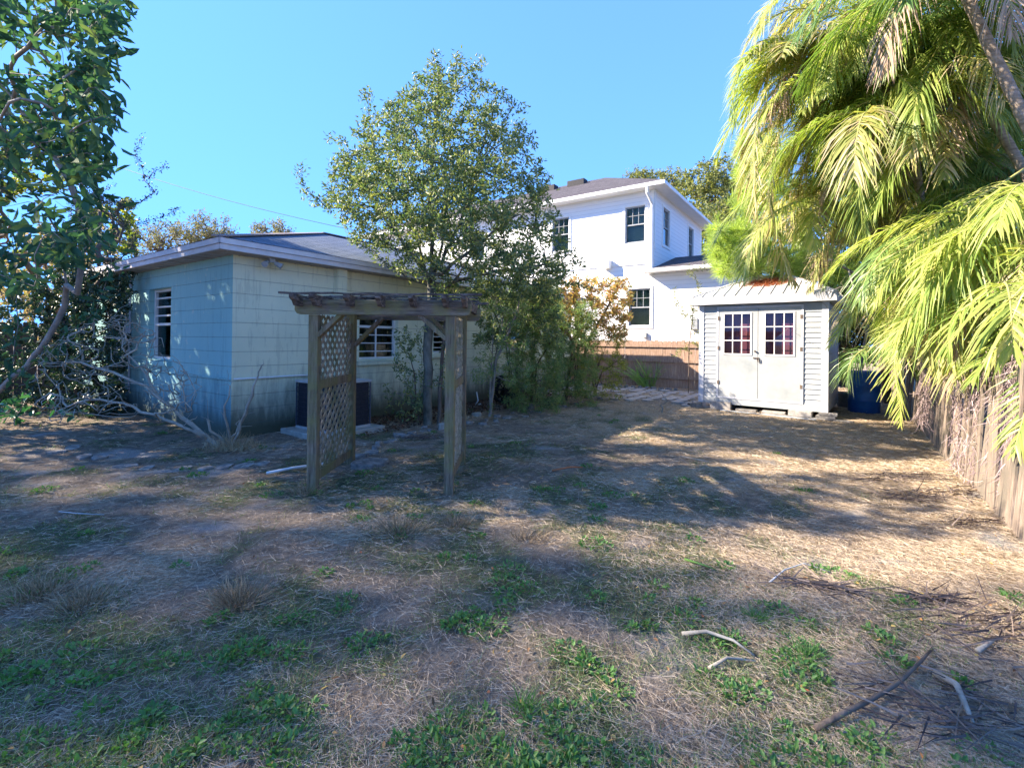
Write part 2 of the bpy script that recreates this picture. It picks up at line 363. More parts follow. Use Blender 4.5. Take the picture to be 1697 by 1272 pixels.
# ground: one sheet, fine near the camera
gx = np.concatenate([-np.geomspace(300, 9, 24), np.arange(-8.8, 10, .08), np.geomspace(10, 300, 24)])
gy = np.concatenate([[-300, -120, -50, -20, -8, -3], np.arange(-1, 8, .07), np.arange(8, 19, .16), np.geomspace(19.3, 400, 24)])
def gh(x, y):
    return (fbm(x * .8, y * .8, 3) - .5) * .07 + (fbm(x * 4, y * 4, 9, 3) - .5) * .022 - .005
def greenmask(x, y):
    n = fbm(x * 3.2 + 3, y * 3.2, 21, 4) * .65 + fbm(x * .9 + 3, y * .9, 22, 2) * .35
    c = np.exp(-(((x - .5) / 1.9) ** 2 + ((y - 2.4) / 1.3) ** 2)) * .30 + np.exp(-(((x + 0.1) / 1.3) ** 2 + ((y - 5.4) / 1.4) ** 2)) * .42 + np.exp(-(((x + 1.6) / 1.5) ** 2 + ((y - 1.9) / .7) ** 2)) * .16
    c = c - np.clip((x - 1.9 - .1 * y) * .25, 0, .4)
    return np.clip((n * 1.5 - .25 + c * .75 - .55) * 4, 0, 1)
def sandmask(x, y):
    n = fbm(x * 2.2, y * 2.2, 55, 3); c = np.exp(-(((x + 4.3) / 1.6) ** 2 + ((y - 5.2) / .75) ** 2)) * .38 + np.exp(-(((x + 2.2) / .8) ** 2 + ((y - 6.3) / .5) ** 2)) * .2
    return np.clip((n + c - .72) * 7, 0, 1)
def strawmask(x, y):
    n = fbm(x * .9, y * 1.4, 77, 4); return np.clip((n - .38 + np.clip((x - .8) * .12, -.1, .25)) * 3, .08, 1)
XX, YY = np.meshgrid(gx, gy); ZZ = np.where(np.abs(XX) < 12, gh(XX, YY), 0)
V = np.stack([XX, YY, ZZ], 2).reshape(-1, 3); nx, ny = len(gx), len(gy)
I = (np.arange(ny - 1)[:, None] * nx + np.arange(nx - 1)[None]).ravel()
m, nt, b = mat('yard soil', .95, .1)
vc = nt.nodes.new('ShaderNodeVertexColor'); vc.layer_name = 'cover'; sp = nt.nodes.new('ShaderNodeSeparateColor'); nt.links.new(vc.outputs[0], sp.inputs[0])
v = coords(nt); nA = noise(nt, v, 7, 6, .7); nB = noise(nt, v, 45, 4, .7); nC = noise(nt, v, 2.2, 4, .6)
soil = ramp(nt, nA, [(.3, (.14, .115, .095)), (.5, (.29, .24, .195)), (.7, (.4, .335, .275))])
straw = ramp(nt, nB, [(.3, (.27, .19, .12)), (.5, (.52, .39, .25)), (.68, (.7, .56, .38))])
c = mixc(nt, sp.outputs[0], soil, straw)
sand = ramp(nt, nB, [(.25, (.32, .31, .31)), (.6, (.5, .48, .47)), (.8, (.62, .59, .56))])
c = mixc(nt, sp.outputs[2], c, sand)
gre = ramp(nt, nA, [(.3, (.05, .075, .04)), (.7, (.12, .17, .07))]); c = mixc(nt, math_(nt, 'MULTIPLY', sp.outputs[1], .75), c, gre)
nt.links.new(c, b.inputs['Base Color']); nD = noise(nt, v, 170, 3, .7); c = mixc(nt, math_(nt, 'MULTIPLY', math_(nt, 'LESS_THAN', nD, .43), .55), c, (.07, .05, .038)); nt.links.new(c, b.inputs['Base Color']); bump(nt, b, math_(nt, 'ADD', math_(nt, 'ADD', nB, nD), math_(nt, 'MULTIPLY', nA, 1.5)), 1., .035)
g = npmesh('ground', V, np.stack([I, I + 1, I + nx + 1, I + nx], 1), m, smooth=True); tag(g, kind='structure')
ca = g.data.color_attributes.new('cover', 'FLOAT_COLOR', 'POINT')
cc = np.ones((len(V), 4)); cc[:, 0] = strawmask(V[:, 0], V[:, 1]); cc[:, 1] = greenmask(V[:, 0], V[:, 1]); cc[:, 2] = sandmask(V[:, 0], V[:, 1])
ca.data.foreach_set('color', cc.astype(np.float32).ravel())

# ================================================================== HOUSES
def wallq(mb, o, s, n, L, z0, z1, holes, depth):    # wall plane with real openings: o origin, s along, n outward
    xs = sorted({0, L, *[h[0] for h in holes], *[h[1] for h in holes]}); zs = sorted({z0, z1, *[h[2] for h in holes], *[h[3] for h in holes]})
    o = np.array(o, float); s = np.array(s, float); n = np.array(n, float); up = np.array((0, 0, 1.))
    p = lambda a, z, k=0: o + s * a + up * z - n * k
    for a, b_ in zip(xs, xs[1:]):
        for c, d in zip(zs, zs[1:]):
            if any(h[0] < (a + b_) / 2 < h[1] and h[2] < (c + d) / 2 < h[3] for h in holes): continue
            mb.add([p(a, c), p(b_, c), p(b_, d), p(a, d)], [(0, 1, 2, 3)])
    for a, b_, c, d in [h[:4] for h in holes]:
        mb.add([p(a, c), p(b_, c), p(b_, d), p(a, d), p(a, c, depth), p(b_, c, depth), p(b_, d, depth), p(a, d, depth)], [(0, 1, 5, 4), (1, 2, 6, 5), (2, 3, 7, 6), (3, 0, 4, 7)])
def frameT(o, s, n):                                # local x along the wall, y outward, z up
    s = Vector(s); n = Vector(n); m = Matrix(((s.x, n.x, 0, o[0]), (s.y, n.y, 0, o[1]), (0, 0, 1, o[2]), (0, 0, 0, 1))); return m
def ring(mb, a, b_, c, d, w, y0, y1):
    mb.box(a, b_, y0, y1, c, c + w); mb.box(a, b_, y0, y1, d - w, d); mb.box(a, a + w, y0, y1, c + w, d - w); mb.box(b_ - w, b_, y0, y1, c + w, d - w)
def window(parent, T, a, b_, c, d, style, label=None):
    dk = style == 'new'; fm = M['acpaint'] if dk else M['frame']
    mb = MB(T); rec = .05 if dk else .1
    ring(mb, a, b_, c, d, .045, -rec - .04, -rec + .02); w = mb.build('window', fm, parent)
    if label: w['label'] = label
    mid = (c + d) / 2
    mb = MB(T); mb.box(a + .045, b_ - .045, -rec - .03, -rec + .012, mid - .022, mid + .022)
    if dk:
        for i in (1, 2): x = a + .045 + (b_ - a - .09) * i / 3; mb.box(x - .008, x + .008, -rec - .02, -rec, mid + .022, d - .045)
        x = (mid + d) / 2; mb.box(a + .045, b_ - .045, -rec - .018, -rec + .002, x - .008, x + .008)
    elif style == 'old':
        nc = 1; 
        for i in range(1, nc + 1): x = a + .045 + (b_ - a - .09) * i / (nc + 1); mb.box(x - .012, x + .012, -rec - .02, -rec, c + .045, mid - .022); mb.box(x - .012, x + .012, -rec - .02, -rec, mid + .022, d - .045)
        for zz in (.25, .5, .75):
            for z0, z1 in ((c, mid), (mid, d)): x = z0 + (z1 - z0) * zz; mb.box(a + .045, b_ - .045, -rec - .018, -rec + .002, x - .009, x + .009)
    elif style == 'half':
        for i in (1, 2, 3): x = mid + (d - mid) * i / 4; mb.box(a + .045, b_ - .045, -rec - .018, -rec + .002, x - .014, x + .014)
    elif style == 'louvre':
        for i in range(1, 8): x = c + (d - c) * i / 8; mb.box(a + .045, b_ - .045, -rec - .018, -rec + .012, x - .01, x + .01)
    mb.build('sash', fm, w)
    mb = MB(T); mb.box(a + .045, b_ - .045, -rec - .032, -rec - .026, c + .045, d - .045); mb.build('pane', M['glass'], w)
    mb = MB(T); mb.box(a, b_, -.62, -.6, c - .1, d + .1); mb.build('room_backdrop', M['interior'], w)
    if dk or style == 'blinds':
        mb = MB(T); z = c + .05
        while z < d - .05: mb.add([(a + .05, -rec - .09, z), (b_ - .05, -rec - .09, z), (b_ - .05, -rec - .07, z + .03), (a + .05, -rec - .07, z + .03)], [(0, 1, 2, 3)]); z += .034
        mb.build('blind', M['blind'], w)
    elif style == 'old':
        mb = MB(T); pts = 30
        for i in range(pts): x0 = a + .05 + (b_ - a - .1) * i / pts; x1 = a + .05 + (b_ - a - .1) * (i + 1) / pts; y0 = -.3 + .03 * math.sin(i * 1.3); y1 = -.3 + .03 * math.sin((i + 1) * 1.3); mb.add([(x0, y0, c), (x1, y1, c), (x1, y1, d - .2), (x0, y0, d - .2)], [(0, 1, 2, 3)])
        mb.build('curtain', M['curtain'], w)
    if not dk:
        mb = MB(T); mb.add([(a - .06, .07, c - .02), (b_ + .06, .07, c - .02), (b_ + .06, -rec, c + .015), (a - .06, -rec, c + .015), (a - .06, .07, c - .09), (b_ + .06, .07, c - .09), (b_ + .06, .0025, c - .09), (a - .06, .0025, c - .09)], [(0, 1, 2, 3), (0, 4, 5, 1), (0, 3, 7, 4), (1, 5, 6, 2), (4, 7, 6, 5)])
        mb.build('sill', M['block'] if style != 'half' else M['blockShade'], w)
    else:
        mb = MB(T); ring(mb, a - .1, b_ + .1, c - .1, d + .1, .097, .0, .025); mb.build('casing', M['white'], w)
    return w
def hiproof(mb, x0, x1, y0, y1, z, rise, ov_thick=.03, ridge_inset=None):
    ins = (y1 - y0) / 2 if ridge_inset is None else ridge_inset; ym = (y0 + y1) / 2
    mb.add([(x0, y0, z), (x1, y0, z), (x1, y1, z), (x0, y1, z), (x0 + ins, ym, z + rise), (x1 - ins, ym, z + rise)],
           [(0, 1, 5, 4), (1, 2, 5), (2, 3, 4, 5), (3, 0, 4)])

# ---- the old block house
C = np.array((-3.96, 6.7, 0)); LU, LV, WH = 10.2, 7.56, 2.62
hs = thing('block_house', 'single storey pale green painted block house with low grey shingle roof behind the arbor', 'house', C, HZ)
holesU = [(2.15, 3.05, 1.07, 2.28), (4.02, 4.6, 1.16, 2.1), (6.6, 7.9, 1.24, 2.12)]
holesV = [(2.14, 3.1, 1.05, 2.28)]
mb = MB(); wallq(mb, (0, 0, 0), (1, 0, 0), (0, -1, 0), LU, -.3, WH, holesU, .12); wallq(mb, (LU, 0, 0), (0, 1, 0), (1, 0, 0), LV, -.3, WH, [], .1); wallq(mb, (LU, LV, 0), (-1, 0, 0), (0, 1, 0), LU, -.3, WH, [], .1)
mb.build('wall', M['block'], hs)
mb = MB(); wallq(mb, (0, LV, 0), (0, -1, 0), (-1, 0, 0), LV, -.3, WH, [(LV - h[1], LV - h[0], h[2], h[3]) for h in holesV], .12); w_ = mb.build('wall', M['blockShade'], hs); w_['label'] = 'shadowed bluish west wall with one narrow window'
TU = frameT((0, 0, 0), (1, 0, 0), (0, -1, 0)); TV = frameT((0, 0, 0), (0, 1, 0), (-1, 0, 0))
window(hs, TU, *holesU[0], 'old', 'wide window with white grid behind the arbor'); window(hs, TU, *holesU[1], 'louvre', 'small louvred window behind the tree trunk'); window(hs, TU, *holesU[2], 'louvre', 'louvred window behind the shrubs')
window(hs, TV, *holesV[0], 'half', 'narrow window in the shadowed side wall')
ov = .31
mb = MB(); e0, e1, f0, f1 = -ov, LU + ov, -ov, LV + ov; zt = 2.775
hiproof(mb, e0 - .03, e1 + .03, f0 - .03, f1 + .03, zt + .005, 1.33)
rf = mb.build('roof', M['roofA'], hs)
mb = MB()
for (a, b_, y) in (((e0, f0), (e1, f0), 0), ((e1, f0), (e1, f1), 1), ((e1, f1), (e0, f1), 2), ((e0, f1), (e0, f0), 3)):
    dx, dy = b_[0] - a[0], b_[1] - a[1]; L = math.hypot(dx, dy); sx, sy = dx / L, dy / L; nx_, ny_ = sy, -sx
    T = Matrix(((sx, nx_, 0, a[0]), (sy, ny_, 0, a[1]), (0, 0, 1, 0), (0, 0, 0, 1))); mb.T = T
    mb.box(-.022, L + .022, 0, .022, zt - .075, zt); mb.box(0.0, L, -.022, 0, zt - .15, zt - .078)
mb.T = None; mb.build('fascia', M['trim'], rf)
mb = MB(); mb.box(e0 + .02, e1 - .02, f0 + .02, f1 - .02, WH, WH + .012)
k = 0
for i in range(40):
    x = e0 + .1 + i * .28
    if x < e1 - .1: mb.box(x, x + .012, f0 + .021, -.002, WH - .008, WH - .001)
    y = f0 + .1 + i * .28
    if y < f1 - .1: mb.box(e0 + .021, -.002, y, y + .012, WH - .008, WH - .001)
mb.build('soffit', M['soffit'], rf)
mb = MB(); px, py = [(-.018, .0, ), ][0], None
def capline(mb, p, q, w=.22): mb.beam(p, q, w, .02)
ins = (f1 - f0) / 2 + .03
capline(mb, (e0, f0, zt + .02), (e0 + ins, (f0 + f1) / 2, zt + 1.345)); capline(mb, (e0 + ins, (f0 + f1) / 2, zt + 1.345), (e1 - ins, (f0 + f1) / 2, zt + 1.345)); capline(mb, (e1, f0, zt + .02), (e1 - ins, (f0 + f1) / 2, zt + 1.345))
mb.build('ridge_cap', noisy('ridge cap', (.2, .18, .19), (.34, .28, .28), 8, .9, .3), rf)
MB().box(1.62, 1.79, -.13, -.002, 0, WH - .003).build('pilaster', M['block'], hs)
MB(TV).box(.003, LV, 0.002, .022, .84, .865).build('ledge', M['blockShade'], hs)
mb = MB(); mb.tube([(.02, -.03, .86), (1.0, -.03, .86), (1.3, -.03, .85), (1.4, -.06, .7)], .011, 8); mb.build('conduit', M['white_plastic'], hs, True)
mb = MB(); mb.tube([(-.03, 3.95, .4), (-.03, 3.95, WH)], .018, 8); mb.build('conduit', M['trim'], hs, True)
mb = MB(); mb.tube([(-.08, 4.85, .1), (-.08, 4.85, WH)], .05, 10); mb.build('drain_pipe', M['trim'], hs, True)
mb = MB(); mb.box(-.16, -.002, 3.98, 4.35, 1.1, 1.62); mb.box(-.175, -.16, 4.0, 4.33, 1.13, 1.59); mb.build('meter_box', M['trim'], hs, bevel=.008)
mb = MB(); mb.tube([(-.2, 5.15, 2.79), (-.2, 5.15, 4.15)], .03, 8); mb.box(-.25, -.15, 5.1, 5.2, 4.15, 4.26); mb.build('roof_mast', M['accorner'], hs)
mb = MB(); mb.box(.42, .5, -.2, -.12, 2.56, WH - .002); mb.tube([(.4, -.16, 2.56), (.33, -.22, 2.51)], [.03, .045], 10); mb.tube([(.52, -.16, 2.56), (.59, -.22, 2.51)], [.03, .045], 10); mb.build('flood_light', M['acpaint'], hs)

# ---- the white two-storey neighbour
Wc = np.array((5.22, 17.5, 0)); ws = thing('white_house', 'two storey white sided house with dark roof beyond the back fence', 'house', Wc, HZ)
FL, FD, EZ = 16.0, 7.1, 7.1
hA = [(.35, 1.13, 5.2, 6.58), (3.56, 4.34, 5.2, 6.58), (8, 8.8, 5.2, 6.58), (.12, .95, 2.05, 3.45), (6, 6.8, 2.05, 3.45)]
hB = [(1.0, 1.85, 5.24, 6.68), (4.65, 5.5, 5.24, 6.68)]
# local x = depth (u), local y = leftward (w)
mb = MB(); wallq(mb, (0, FL, 0), (0, -1, 0), (-1, 0, 0), FL, -.2, EZ, [(FL - h[1], FL - h[0], h[2], h[3]) for h in hA], .08)
wallq(mb, (0, 0, 0), (1, 0, 0), (0, -1, 0), FD, -.2, EZ, hB, .08); wallq(mb, (FD, 0, 0), (0, 1, 0), (1, 0, 0), FL, -.2, EZ, [], .08)
mb.build('wall', M['white_siding'], ws)
mb = MB(); wallq(mb, (0.0, 0, 0), (0, -1, 0), (-1, 0, 0), 2.6, -.2, 3.98, [], .08); wallq(mb, (0, -2.6, 0), (1, 0, 0), (0, -1, 0), 5.6, -.2, 3.98, [], .08)
w_ = mb.build('wing_wall', M['white_siding'], ws)
TA = frameT((0, 0, 0), (0, 1, 0), (-1, 0, 0)); TB = frameT((0, 0, 0), (1, 0, 0), (0, -1, 0))
for h, l in zip(hA, ('upper window nearest the downspout', 'upper window half hidden by the tree', 'upper window hidden by the tree', 'lower window above the fence', 'lower window behind the shrubs')): window(ws, TA, *h, 'new', l)
for h, l in zip(hB, ('first window of the shaded side', 'second window of the shaded side')): window(ws, TB, *h, 'new', l)
o_ = .42; mb = MB(); hiproof(mb, -o_ - .06, FD + o_ + .06, -FL - o_ - .06 + FL, FL + o_ + .06, EZ + .14, 2.0)
# ridge runs along local y
mb = MB(); a0, a1, b0, b1 = -o_ - .1, FD + o_ + .1, -o_ - .1, FL + o_ + .1; inn = (a1 - a0) / 2; xm = (a0 + a1) / 2; z = EZ + .13; zr = EZ + 2.12
mb.add([(a0, b0, z), (a1, b0, z), (a1, b1, z), (a0, b1, z), (xm, b0 + inn, zr), (xm, b1 - inn, zr)], [(0, 4, 5, 3), (0, 1, 4), (1, 2, 5, 4), (2, 3, 5)])
rw = mb.build('roof', M['roofB'], ws)
mb = MB()
for q in ((-o_ - .12, -o_, -o_ - .12, FL + o_ + .12), (FD + o_, FD + o_ + .12, -o_ - .12, FL + o_ + .12)): mb.box(q[0], q[1], q[2], q[3], EZ - .02, EZ + .125)
mb.box(-o_, FD + o_, -o_ - .12, -o_, EZ - .02, EZ + .125); mb.box(-o_, FD + o_, FL + o_, FL + o_ + .12, EZ - .02, EZ + .125)
mb.build('gutter', M['white'], rw, bevel=.02)
MB().box(-o_ + .002, FD + o_ - .002, -o_ + .002, FL + o_ - .002, EZ + .002, EZ + .03).build('soffit', M['white'], rw)
for yy in (4.3, 5.9):
    mb = MB(); mb.box(xm - .75, xm - .35, yy, yy + .9, zr - .38, zr - .08); mb.build('roof_vent', M['dark'], rw, bevel=.02)
mb = MB(); mb.tube([(-.5, .12, EZ), (-.5, .12, EZ - .22), (-.09, .06, EZ - .55), (-.06, .06, EZ - .75), (-.06, .06, 3.9)], .055, 6); mb.build('downspout', M['white'], ws)
mb = MB(); mb.box(-.03, -.002, .05, FL - .02, 4.36, 4.6); mb.box(-.03, -.002, -.0, .12, 4.6, EZ - .01); mb.build('trim_board', M['white'], ws)
mb = MB(); mb.box(0.0, .12, -.03, -.002, 4.9, EZ - .01); mb.build('corner_board', M['white'], ws)
mb = MB(); mb.box(-.28, -.032, 1.65, 1.98, 4.28, 4.62); mb.build('wall_vent', M['white'], ws, bevel=.02)
mb = MB(); mb.lathe([(.07, 0), (.08, .02), (.06, .1)], 12, (0, 0, 0)); 
mb = MB(); mb.box(-.1, -.002, .22, .38, 1.6, 1.8); mb.build('wall_vent', M['acpaint'], ws, bevel=.02)
mb = MB(); mb.box(-.14, -.002, -1.6, -1.35, 1.9, 2.3); mb.build('meter_box', M['acpaint'], ws, bevel=.02)
# wing roof: ridge parallel to the facade
mb = MB(); we = .4
mb.add([(-we, we * .6, 4.1), (-we, -2.95, 4.1), (2.7, -2.95, 4.98), (2.7, -.004, 4.98), (-.05, we * .6, 4.17), (6, -2.95, 4.1), (6, -.004, 4.1), (-.05, -.004, 4.199)], [(0, 4, 7, 3, 2, 1), (3, 6, 5, 2)])
wr = mb.build('wing_roof', M['roofB'], ws)
mb = MB(); mb.box(-we - .1, -we, -2.95, we * .6 + .02, 3.97, 4.1); mb.box(-we, -.032, we * .6 - .02, we * .6 + .02, 3.97, 4.1); mb.build('gutter', M['white'], wr, bevel=.02)
MB().box(-we, -.034, -2.95, we * .6 - .022, 3.985, 4.01).build('soffit', M['white'], wr)

# ================================================================== FENCES
def picket(mb, p, s, w, t, h, tilt=0., lean=0., arch=True):
    n = np.array((-s[1], s[0], 0)); q = []
    prof = [(-w / 2, 0), (w / 2, 0), (w / 2, h - .03), (w / 2 - .025, h), (-w / 2 + .025, h), (-w / 2, h - .03)]
    for k in (0, 1):
        for a, z in prof: q.append(np.array(p) + s * (a + z * tilt) + n * (t * k + z * lean) + np.array((0, 0, z)))
    mb.add(q, [(0, 1, 2, 3, 4, 5)[::-1], (6, 7, 8, 9, 10, 11)] + [(i, (i + 1) % 6, 6 + (i + 1) % 6, 6 + i) for i in range(6)])
def fence(name, label, p0, s, L, h, mt, pw=.14, gap=.012, seed=1, individually=False, jit=.01, lean=0., rails=(.3, 1.0, 1.6), side=-1):
    rd = random.Random(seed); t = thing(name, label, 'fence', p0, 0); s = np.array(s, float); n = np.array((-s[1], s[0], 0)); x = 0; mb = MB()
    while x < L:
        w = pw * rd.uniform(.94, 1.03); m_ = MB() if individually else mb
        picket(m_, s * (x + w / 2) + n * rd.uniform(-.004, .004), s, w, .018, h + rd.uniform(-.025, .02) * (1 if not individually else 2.5), rd.uniform(-jit, jit), lean + rd.uniform(-jit, jit))
        if individually: m_.build('picket', mt, t)
        x += w + gap * rd.uniform(.4, 1.6)
    if not individually: mb.build('picket_panel', mt, t)
    for z in rails:
        m_ = MB(); off = n * (-.03 if side < 0 else .045) + n * lean * z; m_.beam(off + np.array((0, 0, z)), s * L + off + np.array((0, 0, z)), .04, .085); m_.build('rail', mt, t)
    return t
# back fence, parallel with the white facade; its rails face the yard
pB = np.array((-2.2, 20.05, 0)); fence('picket_fence', 'brown board fence with two rails running across the back of the yard', pB, -d1, 12.6, 1.5, M['fence'], gap=.003, jit=.002, seed=3, rails=(.34, .86, 1.33), side=-1)
mb_t = None
# right fence, along the side of the yard
pR = np.array((3.88, 3.62, 0)) - d2 * 2.2
fence('picket_fence', 'weathered leaning board fence under the palms along the right side', pR, d2, 14.0, 1.36, M['fenceR'], pw=.15, gap=.02, seed=8, individually=True, jit=.035, lean=-.06, rails=(1.05,), side=-1)
fence('picket_fence', 'dark board fence behind the left hedge', np.array((-19, 9.5, 0)), np.array((.9806, .196, 0)), 9.0, 1.75, M['fenceL'], seed=5)

# ================================================================== ARBOR
A = thing('garden_arbor', 'weathered mossy wooden arbor with lattice sides and slatted top', 'arbor', (-1.885, 4.53, 0), R(-.5))
PW = .09; AW, AD, BH = 1.30, 1.02, 1.675
for i, (x, y) in enumerate(((0, 0), (AW, 0), (0, AD), (AW, AD))):
    m_ = MB(); m_.box(x - PW / 2, x + PW / 2, y - PW / 2, y + PW / 2, -.15, BH + .12 if i > 1 else BH - .003); m_.build('post', M['wood_post'], A, bevel=.005)
for y, lab in ((-.025, 'front'), (AD + .07, 'rear')):
    m_ = MB(); x0, x1 = -.17, AW + .2; pr = [(x0, BH + .04), (x0 + .02, BH + .01), (x0 + .05, BH), (x1 - .05, BH), (x1 - .02, BH + .01), (x1, BH + .05), (x1, BH + .14), (x0, BH + .14)]
    yy0, yy1 = (y - .04, y) if lab == 'front' else (y, y + .04)
    n = len(pr); m_.add([(a, yy0, z) for a, z in pr] + [(a, yy1, z) for a, z in pr], [tuple(range(n)), tuple(range(n, 2 * n))[::-1]] + [(i, n + i, n + (i + 1) % n, (i + 1) % n) for i in range(n)])
    m_.build('beam', M['wood_beam'], A, bevel=.004)
rd = random.Random(4)
for i, px in enumerate((490, 522, 578, 630, 684, 738, 770)):
    x = (at(px, 500, 4.35)[0] + 1.885); m_ = MB(); w = .02; y0, y1 = -.27, AD + .28; z0 = BH + .075; z1 = BH + .175
    pr = [(y0, z1), (y0, z1 - .03), (y0 + .02, z1 - .045), (y0 + .05, z1 - .05 - .02 * rd.random()), (y0 + .09, z0 + .0), (-.068, z0), (-.066, z0 + .068), (-.022, z0 + .068), (-.02, z0), (AD + .066, z0), (AD + .068, z0 + .068), (AD + .112, z0 + .068), (AD + .114, z0), (y1 - .08, z0), (y1, z1 - .04), (y1, z1)]
    n = len(pr); tw = rd.uniform(-.015, .015)
    m_.add([(x - w + tw * (y > .5), y, z) for y, z in pr] + [(x + w + tw * (y > .5), y, z) for y, z in pr], [tuple(range(n)), tuple(range(n, 2 * n))[::-1]] + [(i_, (i_ + 1) % n, n + (i_ + 1) % n, n + i_) for i_ in range(n)])
    m_.build('rafter', M['wood_black'], A)
for i in range(5):
    y = -.18 + i * .35; m_ = MB(); pts = []
    x0 = -.24 + rd.uniform(-.04, .05); x1 = AW + .2 + rd.uniform(-.06, .12)
    for k in range(12):
        x = x0 + (x1 - x0) * k / 11; pts.append((x, y + rd.uniform(-.006, .006), BH + .188 + rd.uniform(-.006, .006)))
    for a, b_ in zip(pts, pts[1:]): m_.beam(a, b_, .045 * rd.uniform(.75, 1.1), .022 * rd.uniform(.6, 1.2))
    m_.build('slat', M['wood_black'], A)
for p, q in (((0.04, 0, BH - .2), (.26, 0, BH + .01)), ((AW - .04, -.0, BH - .22), (AW - .36, -.0, BH + .06)), ((.04, AD, BH - .3), (.36, AD, BH + .02)), ((AW - .04, AD, BH - .3), (AW - .36, AD, BH + .02))):
    m_ = MB(); m_.beam(p, q, .04, .085, up=(0, 1, 0)); m_.build('brace', M['wood_post'], A, bevel=.003)
def lattice(x, z0, z1):
    m_ = MB(); y0, y1 = PW / 2, AD - PW / 2; ww = .035; sp_ = .122; Hh = z1 - z0; Lw = y1 - y0
    for sgn in (1, -1):
        c = -Hh
        while c < Lw + Hh:
            # line: y = c + (z-z0) * 1 for sgn=1 ; y = c - (z-z0) + ... clipped to the panel
            if sgn > 0: a = max(0, -c); b_ = min(Hh, Lw - c); P0, P1 = (c + a, a), (c + b_, b_)
            else: cc_ = c + Hh if False else c; a = max(0, cc_ - Lw); b_ = min(Hh, cc_); P0, P1 = (cc_ - a, a), (cc_ - b_, b_)
            if b_ - a > .04: m_.beam((x + .007 * sgn, y0 + P0[0], z0 + P0[1]), (x + .007 * sgn, y0 + P1[0], z0 + P1[1]), .007, ww)
            c += sp_
    return m_.build('lattice', M['lattice'], A)
for x in (0, AW):
    lattice(x, .16, .97); lattice(x, 1.03, BH - .0)
    for z, hh in ((.12, .09), (1.0, .085)):
        MB().box(x - .02, x + .02, PW / 2 + .001, AD - PW / 2 - .001, z - hh / 2, z + hh / 2).build('side_rail', M['wood_post'], A, bevel=.003)

# ================================================================== SHED
sd = np.array((.6242, .7812, 0)); sw = np.array((-.7812, .6242, 0)); SR = np.array((6.12, 9.2, 0))
S = thing('garden_shed', 'white vinyl sided garden shed with double doors and a hipped metal roof', 'shed', SR, math.atan2(-sw[1], -sw[0]))
# local: x along the front (right = 0, left = -w), y into the depth
SW, SD, Z0, Z1 = 2.39, 2.24, .12, 2.28
def lap(mb, x0, x1, z0, z1, T=None, p=.102):
    z = z0
    while z < z1 - .01:
        zt_ = min(z + p, z1); mb.add([(x0, -.016, z), (x1, -.016, z), (x1, -.001, zt_), (x0, -.001, zt_), (x0, 0, z), (x1, 0, z)], [(0, 1, 2, 3), (5, 4, 0)[:0] or (4, 5, 1, 0)]); z = zt_
mb = MB(); dl, dr = -2.03, -.39
lap(mb, -SW + .06, dl, Z0 + .13, Z1); lap(mb, dr, -.06, Z0 + .13, Z1); lap(mb, dl, dr, 2.235, Z1)
mb.T = Matrix(((0, -1, 0, 0), (1, 0, 0, 0), (0, 0, 1, 0), (0, 0, 0, 1))); lap(mb, .06, SD - .03, Z0 + .13, Z1)
mb.T = Matrix(((0, 1, 0, -SW), (-1, 0, 0, SD), (0, 0, 1, 0), (0, 0, 0, 1))); lap(mb, .03, SD - .06, Z0 + .13, Z1)
mb.T = None; mb.box(-SW, -.001, SD - .01, SD, Z0, Z1); mb.build('siding', M['vinyl'], S)
mb = MB(); mb.box(-SW - .01, -SW + .08, -.024, .0, Z0, Z1); mb.box(-SW - .024, -SW - .01, -.024, .08, Z0, Z1); mb.build('corner_post', M['vinylw'], S)
mb = MB(); mb.box(-.085, .012, -.024, .0, Z0, Z1); mb.box(.012, .026, -.024, .1, Z0, Z1); mb.build('corner_post', M['vinylw'], S); MB().box(.0, .022, SD - .08, SD, Z0, Z1).build('corner_post', M['vinylw'], S)
mb = MB(); mb.box(-SW + .081, -.086, -.02, .0, Z0, Z0 + .13); mb.box(.001, .02, .101, SD - .081, Z0, Z0 + .128); mb.build('skirt_board', M['vinyl'], S)
mb = MB(); mb.box(-SW + .05, -.05, .1, SD - .1, Z0 + .02, Z0 + .06); mb.box(-SW + .03, -.03, 1.5, 1.52, Z0 + .06, Z1 - .05); mb.build('floor', M['interior'], S)
mb = MB(); ring(mb, dl, dr, Z0 + .131, 2.235, .035, -.03, .01); mb.build('door_frame', M['vinylw'], S)
